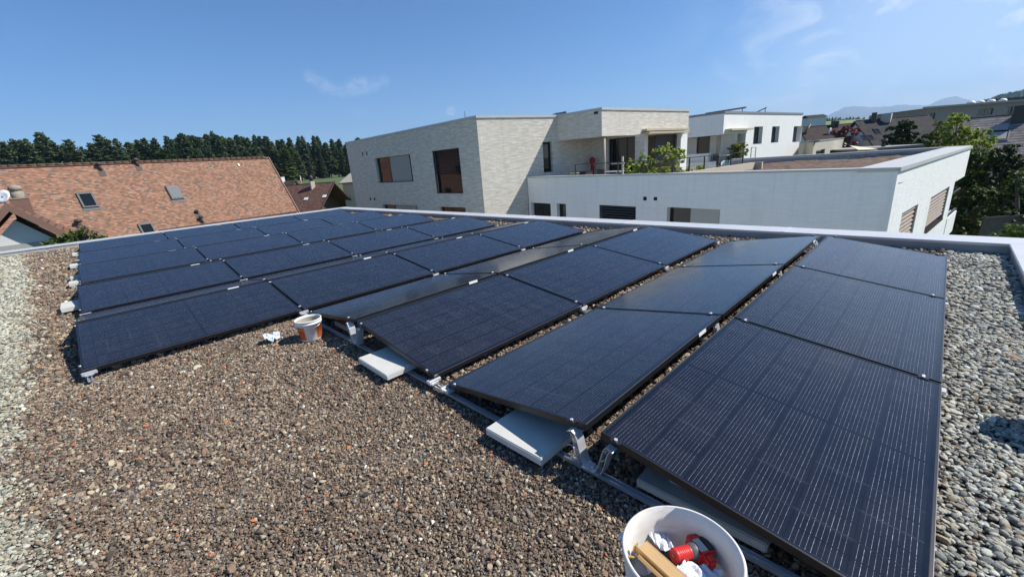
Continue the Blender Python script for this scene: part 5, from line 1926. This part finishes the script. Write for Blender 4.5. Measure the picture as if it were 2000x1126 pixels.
p = H5.hit(1731, 232); b = MB(); b.box((p.x - .9, p.y - .6, p.z - .6), (p.x + .9, p.y + .6, p.z + .75)); b.build('chimney', plain('grey_block', (.42, .40, .37), .9), H5.t)
p = H5.hit(1706, 236); b = MB(); b.box((p.x - .3, p.y - .3, p.z - .6), (p.x + .3, p.y + .3, p.z + 1.2)); b.build('chimney', M_DKM, H5.t)
H5.done()
q = atd(1588, 238, 130)
b = MB(); b.box((-2.2, -2.5, -8), (2.2, 2.5, 1.2), Matrix.Rotation(R_(40), 4, 'Z')); o = b.build('wall', M_HW)
dh = thing('distant_white_house', 'tiny white house on the field beyond the dark brown roof', 'house', tuple(q)); o.parent = dh
b = MB(); b.prism([(-2.5, -2.8, 1.2), (2.5, -2.8, 1.2), (0, -2.8, 2.0)], (0, 5.6, 0)); o = b.build('roof', M_TILE_S); o.parent = dh; o.rotation_euler = (0, 0, R_(40))
b = MB(); b.box((.0, -2.56, -.4), (1.2, -2.5, .6), Matrix.Rotation(R_(40), 4, 'Z')); o = b.build('window', M_PANE); o.parent = dh
# grey apartment block upper right
g0 = atd(1808, 217.5, 88); g1 = atd(2060, 188, 88); g1.z = g0.z = (g0.z + g1.z) / 2
GW = Wall(g0.xy, g1.xy); zg = g0.z
gb = thing('grey_apartment_block', 'long grey-brown flat-roofed apartment block behind the light green tree', 'apartment block', (g0.x, g0.y, GZ))
hg = [GW.rect((1909, 214), (1940, 211), (1940, 223), (1909, 226)), GW.rect((1967, 209), (1978, 208), (1978, 222), (1967, 223)), GW.rect((1814, 222), (1826, 220), (1826, 238), (1814, 239))]
b = MB(); GW.add(b, GZ, zg, hg, .3); 
GL = Wall(GW.p0, GW.P(0, 0, -14).xy); GL.add(b, GZ, zg)
b.build('wall', plain('taupe_render', (.31, .25, .235), .9, 0, .06, 1), gb)
b = MB(); b.face([GW.P(-.6, zg + .05, .6), GW.P(GW.L, zg + .05, .6), GW.P(GW.L, zg + .05, -14), GW.P(-.6, zg + .05, -14)]); 
GW.slab(b, -.6, zg, GW.L, zg + .35, -.2, .6)
b.build('roof', plain('light_roof_edge', (.36, .345, .30), .8), gb)
for h in hg: GW.window(h, gb, mullions=(.5,), pane=M_PANE)
for px in (1906, 1924, 1945, 1967):
    s_, _ = GW.hit(px, 210); b = MB(); b.lathe([(0, .85), (.4, .78), (.62, .6), (.72, .45), (.75, 0)], 16, Matrix.Translation(GW.P(s_, zg + .1, -1.2))); b.build('dome_light', M_STICK, gb)
s_, _ = GW.hit(1962, 200); s2, _ = GW.hit(2030, 195)
b = MB(); GW.slab(b, s_ + .4, zg, s2, zg + .75, -3.4, -1.6); GW.slab(b, s_ - .3, zg + .75, s2 + .3, zg + 1.0, -3.8, -1.3); b.build('roof_pavilion', M_DKM, gb)
fix_tree(gb)
# grey tiled house at the right edge
c6 = atd(1950, 226.5, 42); v6 = c6 - CAM; v6.z = 0; v6.normalize(); d6 = Vector((v6.y, -v6.x, 0))
H6 = Gable('grey_tiled_house', 'house with grey ribbed tile roof and a tall skylight at the right edge', c6 - d6 * 2.75, c6 + d6 * 6, R_(33), 7.5, 6.0, M_TILE_G, over=.1)
H6.skylight(1953, 262, 1.25, 2.3, fm=plain('pale_grey_frame', (.22, .22, .22), .5))
b = MB(); M6 = Matrix.Translation(H6.hit(1953, 256)) @ H6.frame(None); b.box((-.5, -.05, .12), (.5, .95, .15), M6); b.box((-.5, -1.5, .12), (.5, -.35, .15), M6); b.build('awning_blind', plain('grey_awning', (.30, .29, .28), .8), H6.t)
p = H6.hit(1990, 234); b = MB(); b.box((p.x - .5, p.y - .5, p.z - .8), (p.x + .5, p.y + .5, p.z + 1.3)); b.build('chimney', M_DKM, H6.t)
H6.done()
# grey low roof with black vent in front of the slate roof
q0 = atd(1690, 290, 47); q1 = atd(1805, 278, 47)
sh = thing('low_grey_building', 'low building with pale grey roof and black flue before the slate roof', 'building', (q0.x, q0.y, GZ))
WQ = Wall(q0.xy, q1.xy); zq = q0.z
b = MB(); WQ.slab(b, 0, GZ, WQ.L, zq - .2, -9, 0); b.build('wall', M_CURT, sh)
b = MB(); WQ.slab(b, -.3, zq - .2, WQ.L + .3, zq, -9.3, .3); b.build('roof', plain('grey_sheet_roof', (.33, .31, .29), .8), sh)
p = WQ.P(WQ.hit(1748, 285)[0], zq, -1.5); b = MB(); b.tube([p, p + Vector((0, 0, .55))], .2, 10); b.lathe([(.0, .82), (.32, .82), (.32, .55), (0, .55)], 12, Matrix.Translation(p)); b.build('flue', M_DKM, sh)
fix_tree(sh)
q = atd(1690, 288, 43)
sl = thing('shade_sail', 'cream shade awning beyond the white building behind the brown roof', 'awning', tuple(q))
b = MB(); a_ = atd(1660, 284, 44) - q; c_ = atd(1714, 291, 41) - q; d_ = atd(1676, 292, 40) - q
b.mesh([a_, c_, d_, a_ - Vector((0, 0, .06)), c_ - Vector((0, 0, .06)), d_ - Vector((0, 0, .06))], [(0, 1, 2), (5, 4, 3), (0, 3, 4, 1), (1, 4, 5, 2), (2, 5, 3, 0)]); b.build('fabric', plain('cream_fabric', (.70, .63, .42), .8), sl)
b = MB(); b.tube([c_, c_ - Vector((0, 0, 3))], .04, 6); b.tube([d_, d_ - Vector((0, 0, 3))], .04, 6); b.build('poles', M_DKM, sl)

# ------------------------------------------------------------------ trees at the right
def tree_at(name, label, px, py_top, depth, wid, mat, seed, base=GZ, n=4500, leaf=.22, clumps=26, mat2=None, squash=.8, cz=.60, rz=.38, cr=.17, group=None):
    top = atd(px, py_top, depth)
    h = top.z - base
    r = random.Random(seed)
    cl = blob_clumps(r, clumps, 0, h * cz, wid / 2 * .8, h * rz, wid * cr, squash)
    cl.append(((0, 0, h * .93), (wid * .13, wid * .13, h * .07)))
    return leafy(name, label, 'tree', (top.x, top.y, base), cl, n, leaf, mat, seed, (h * .75, .03 * h), group, 12, mat2)


def lobed_tree(label, lobes, depth, mat, mat2, seed, n, leaf, low):
    r = random.Random(seed)
    b0 = atd(lobes[0][0], 300, depth)
    cl = []
    for px, py, rad in lobes:
        p = atd(px, py + rad * .5, depth + r.uniform(-1.0, 1.0)); k = rad / FPX * depth * 1.22
        cl.append(((p.x - b0.x, p.y - b0.y, p.z - GZ), (k, k, k * .9)))
    for z, w in low:
        for _ in range(5):
            a = r.uniform(0, 6.28); cl.append(((w * math.cos(a), w * math.sin(a), z), (.9, .9, .8)))
    return leafy('broadleaf_tree', label, 'tree', (b0.x, b0.y, GZ), cl, n, leaf, mat, seed, (5.6, .2), None, 14, mat2)


lobed_tree('bright light green tree behind the right end of the white building',
           [(1872, 222, 9), (1868, 233, 14), (1882, 230, 10), (1853, 246, 12), (1897, 248, 13), (1912, 257, 13), (1880, 256, 16), (1862, 264, 14), (1926, 268, 12), (1906, 276, 15), (1886, 282, 15), (1922, 290, 13), (1936, 284, 8), (1866, 288, 12), (1905, 300, 14)],
           36, M_LG, M_MG, 21, 24000, .115, [(4.6, 1.6), (3.4, 1.6), (2.4, 1.2)])
lobed_tree('ochre tinged darker tree left of the bright light green one',
           [(1838, 241, 10), (1830, 254, 12), (1820, 268, 10), (1846, 256, 12), (1840, 274, 14), (1813, 280, 9), (1858, 278, 12), (1828, 284, 10), (1848, 290, 12)],
           40, M_MG, M_OCH, 22, 13000, .12, [(4.0, 1.4), (3.0, 1.2)])
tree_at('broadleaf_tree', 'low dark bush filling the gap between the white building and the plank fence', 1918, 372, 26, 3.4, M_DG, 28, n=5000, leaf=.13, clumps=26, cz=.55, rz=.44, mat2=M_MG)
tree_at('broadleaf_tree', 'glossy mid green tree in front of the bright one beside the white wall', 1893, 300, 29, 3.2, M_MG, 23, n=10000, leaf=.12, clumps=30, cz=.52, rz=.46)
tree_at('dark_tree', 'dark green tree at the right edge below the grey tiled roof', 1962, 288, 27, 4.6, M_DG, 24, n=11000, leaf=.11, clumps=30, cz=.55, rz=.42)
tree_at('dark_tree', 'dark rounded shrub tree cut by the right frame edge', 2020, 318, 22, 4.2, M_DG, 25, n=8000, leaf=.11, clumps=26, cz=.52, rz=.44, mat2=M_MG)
tree_at('round_tree', 'round dark green tree in front of the slate roof', 1771, 243, 55, 5.4, M_DG, 26, base=-4, n=3500, leaf=.3, clumps=26, cz=.62, rz=.36)
tree_at('red_tree', 'red leaved tree between the dark brown and slate roofs', 1655, 243, 60, 3.6, M_RED, 27, base=-4, n=1600, leaf=.28, clumps=16, cz=.7, rz=.28)
q = atd(1990, 462, 15)
leafy('bright_bush', 'rounded bright green bush at the right edge just beyond the roof parapet', 'bush', (q.x + .6, q.y, q.z - 2.2), blob_clumps(random.Random(33), 18, 0, 1.55, 1.0, .75, .5), 3500, .09, mat_leaf('hedge_leaves', (.06, .10, .015), (.10, .16, .025), (.16, .23, .05), .2), 33, (1.4, .06))
# plank fence in the shade behind the bush
fa = atd(1925, 424, 22); fb = atd(2080, 420, 22)
FW = Wall(fa.xy, fb.xy)
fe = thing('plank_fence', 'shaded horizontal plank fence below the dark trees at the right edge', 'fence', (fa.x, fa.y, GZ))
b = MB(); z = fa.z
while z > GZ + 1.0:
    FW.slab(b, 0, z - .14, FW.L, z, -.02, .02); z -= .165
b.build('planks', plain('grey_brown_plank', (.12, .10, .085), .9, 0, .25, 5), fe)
for k in range(4):
    b = MB(); FW.slab(b, FW.L * k / 3.2, GZ, FW.L * k / 3.2 + .1, fa.z + .05, -.12, -.03); b.build('post', M_BARK, fe)
fix_tree(fe)

# tree rows on the fields and the wooded hill (far off, one mass each)
def far_wood(name, prof, depth, hgt, mat, seed, n, thick=20.0):
    r = random.Random(seed); b = MB()
    for _ in range(n):
        i = r.randrange(len(prof) - 1); t = r.random()
        px = prof[i][0] + (prof[i + 1][0] - prof[i][0]) * t; py = prof[i][1] + (prof[i + 1][1] - prof[i][1]) * t
        D = depth * r.uniform(1, 1 + thick / depth)
        p = atd(px, py + r.uniform(-1.2, 5.5), D)
        h = hgt * r.uniform(.6, 1.15); w = h * r.uniform(.3, .55)
        for k in range(5):
            z = k / 5; rr = w * (1 - z * .75) * r.uniform(.8, 1.15)
            c = p + Vector((r.uniform(-.1, .1) * w, r.uniform(-.1, .1) * w, -h + h * z))
            m = 6
            vs = [c + Vector((rr * math.cos(2 * PI * q / m + k) * r.uniform(.7, 1.2), rr * math.sin(2 * PI * q / m + k) * r.uniform(.7, 1.2), 0)) for q in range(m)] + [c + Vector((0, 0, h * .38))]
            b.mesh(vs, [(q, (q + 1) % m, m) for q in range(m)])
    return tag(b.build(name, mat, recalc=False), kind='stuff')


far_wood('distant_wood', [(1560, 246), (1590, 232), (1640, 229.5), (1700, 229), (1760, 226), (1810, 220)], 640, 7, M_CON[0], 3, 240, 60)
ridge_mesh('wooded_hill', [(1860, 215), (1895, 206), (1925, 199), (1950, 191), (1975, 186), (2000, 182), (2060, 172), (2150, 168)], 900, 1650, mf.m, 3, 5, 0)
far_wood('hill_wood', [(1868, 212), (1890, 206), (1915, 199), (1935, 194), (1950, 188), (1970, 183), (2000, 177), (2060, 166)], 1450, 26, M_CON[0], 5, 900, 150)

# juniper poking up over the left parapet
q = atd(158, 500, 16)
r = random.Random(8)
ju = thing('juniper', 'spreading juniper with withered brown top behind the left roof edge', 'shrub', (q.x, q.y, -6.5))
b = MB(); b2 = MB()
tips = [(86, 473), (100, 467), (115, 463), (128, 458), (140, 452), (150, 455), (160, 449), (170, 458), (182, 460), (196, 463), (205, 464), (120, 474), (140, 470), (160, 470), (180, 470)]
dead = [(158, 442), (166, 440), (172, 445), (180, 450), (188, 455), (168, 452), (160, 447)]
for lst, bb, nn_, sz in ((tips, b, 150, .10), (dead, b2, 90, .075)):
    for px, py in lst:
        tip = atd(px, py, 16 + r.uniform(-.8, .8)) - q; tip.z += q.z + 6.5
        root = Vector((r.uniform(-.2, .2), r.uniform(-.2, .2), tip.z - r.uniform(1.2, 1.9)))
        for _ in range(nn_):
            t = r.random() ** .6
            p = root.lerp(tip, t) + Vector((r.gauss(0, .10), r.gauss(0, .10), r.gauss(0, .07))) * (1.25 - t)
            leafquad(bb, p, Vector((r.gauss(0, 1), r.gauss(0, 1), r.gauss(.6, .6))), sz * r.uniform(.6, 1.4), r, 2.2)
b.build('foliage', M_JUN, ju, recalc=False); b2.build('withered_top', M_DEAD, ju, recalc=False)
b = MB(); b.tube([(0, 0, 0), (0, 0, 4.4), (.1, 0, 5.4)], [.12, .09, .05], 8); b.build('trunk', M_BARK, ju)


# ------------------------------------------------------------------ the conifer wood at the left
def conifer_mesh(seed, h, w, bare, mat, dens=1.0, blunt=.0):
    r = random.Random(seed); b = MB()
    z = bare * h
    while z < h * .985:
        t = (z - bare * h) / (h * (1 - bare))
        prof = (1 - t) ** (.62 - blunt * .2) * (.55 + .45 * min(1, t * 5)) + .02
        R0 = w / 2 * prof
        nb = int((7 + 5 * (1 - t)) * dens)
        for k in range(nb):
            a = r.uniform(0, 2 * PI); Lb = R0 * r.choice((.5, .7, .85, 1.0, 1.2)) * r.uniform(.85, 1.15)
            droop = r.uniform(-.30, .05) - .25 * (1 - t) + .35 * t
            d = Vector((math.cos(a), math.sin(a), 0)); s_ = Vector((-d.y, d.x, 0))
            z0 = z + r.uniform(-.2, .2)
            m = 3
            pts = [Vector((0, 0, z0)) + d * (Lb * q / m) + Vector((0, 0, droop * Lb * (q / m) ** 1.4)) for q in range(m + 1)]
            wd = Lb * .34
            for q in range(m):
                ww0 = wd * (.35, 1.0, .75, .15)[q]; ww1 = wd * (.35, 1.0, .75, .15)[q + 1]
                up0 = Vector((0, 0, -r.uniform(.05, .35) * ww0)); up1 = Vector((0, 0, -r.uniform(.05, .35) * ww1))
                b.face([pts[q], pts[q + 1], pts[q + 1] + s_ * ww1 + up1, pts[q] + s_ * ww0 + up0])
                b.face([pts[q], pts[q] - s_ * ww0 + up0, pts[q + 1] - s_ * ww1 + up1, pts[q + 1]])
                for _ in range(2):
                    c = pts[q].lerp(pts[q + 1], r.random()) + s_ * r.uniform(-1, 1) * ww0 * .9
                    leafquad(b, c + Vector((0, 0, r.uniform(-.35, .1))), Vector((r.gauss(0, 1), r.gauss(0, 1), r.gauss(.3, .7))), r.uniform(.4, .8), r, 1.8)
        z += h * .021 * r.uniform(.7, 1.3) / max(.7, dens)
    return b


conif = []
for i, (h, w, bare, mt, dens, bl) in enumerate([(25, 11.5, .15, 0, 1.5, .4), (26, 10.0, .12, 1, 1.5, .1), (24, 12.0, .24, 0, 1.2, .25), (25, 11.0, .34, 1, 1.1, .1), (26, 10.0, .38, 0, 1.1, .0), (25, 8.6, .06, 1, 1.6, .0), (23, 13.5, .06, 2, 1.6, 1.2)]):
    t = empty('conifer_tree')
    conifer_mesh(50 + i, h, w, bare, None, dens, bl).build('crown', M_CON[mt], t, recalc=False)
    tb = MB(); tb.tube([(0, 0, -1), (.1, 0, h * .4), (0, 0, h * .95)], [.38, .28, .05], 8); tb.build('trunk', M_BARK, t)
    conif.append((t, h))
SKY_L = [(-60, 284), (0, 281), (20, 275), (45, 281), (75, 272), (100, 280), (130, 272), (165, 280), (190, 275), (220, 266), (250, 275), (275, 272), (300, 266), (325, 268), (360, 262), (400, 260), (440, 263), (470, 268),
         (500, 267), (540, 269), (570, 270), (610, 268), (650, 268), (690, 271), (720, 275)]
xs_, ys_ = zip(*SKY_L)
used = [False] * len(conif)
def place_conifer(px, py, D, kinds, base_off=0):
    k = rnd.choice(kinds)
    o, h = conif[k]
    top = atd(px, py, D)
    gz = ground_height(top.x, top.y)
    if used[k]: o = copy_tree(o)
    used[k] = True
    sc = (top.z - gz) / h
    o.location = (top.x, top.y, gz); o.rotation_euler = (R_(rnd.uniform(-1.5, 1.5)), R_(rnd.uniform(-1.5, 1.5)), rnd.uniform(0, 6.28))
    o.scale = (sc * rnd.uniform(.88, 1.15), sc * rnd.uniform(.88, 1.15), sc)
    tag(o, 'tall dark conifer in the dense wood behind the orange and brown roofs' if px > 300 else 'tall dark conifer in the looser tree row behind the orange roof, far left', 'conifer',
        'conifers of the dense wood' if px > 300 else 'conifers of the loose left row')


px = -45
while px < 745:
    D = np.interp(px, [0, 400, 690], [172, 215, 262])
    left = px < 300
    py = np.interp(px, xs_, ys_) + (abs(rnd.gauss(0, 7)) - 5 if not left else rnd.gauss(-3, 7))
    place_conifer(px, py, D * rnd.uniform(.97, 1.04), [2, 3, 4, 3, 4] if left else [0, 1, 2, 5, 1, 0])
    if not left or rnd.random() < .6:
        place_conifer(px + rnd.uniform(-6, 6), py + rnd.uniform(5, 14), D * rnd.uniform(1.03, 1.10), [0, 1, 5] if not left else [3, 2])
    if px > 300 and rnd.random() < .7:
        place_conifer(px + rnd.uniform(-6, 6), py + rnd.uniform(18, 45), D * rnd.uniform(.90, .96), [6, 5, 6, 0])
    px += rnd.uniform(8, 17) if not left else rnd.uniform(13, 26)
for k, u in enumerate(used):
    if not u:
        for ch in list(conif[k][0].children): bpy.data.objects.remove(ch)
        bpy.data.objects.remove(conif[k][0])

# ------------------------------------------------------------------ the air
HAZE = 0.8e-4
if HAZE:
    hz = Mat('haze_air')
    hz.n.remove(hz.b)
    pv = hz.new('ShaderNodeVolumePrincipled')
    pv.inputs['Color'].default_value = (.52, .73, 1.0, 1)
    pv.inputs['Density'].default_value = HAZE
    try: pv.inputs['Density Attribute'].default_value = ''
    except Exception: pass
    pv.inputs['Anisotropy'].default_value = .2
    hz.link(pv.outputs[0], hz.out.inputs['Volume'])
    b = MB(); b.box((-1300, -6500, -12), (20000, 11500, 1245))
    tag(b.build('haze', hz.m), kind='stuff')
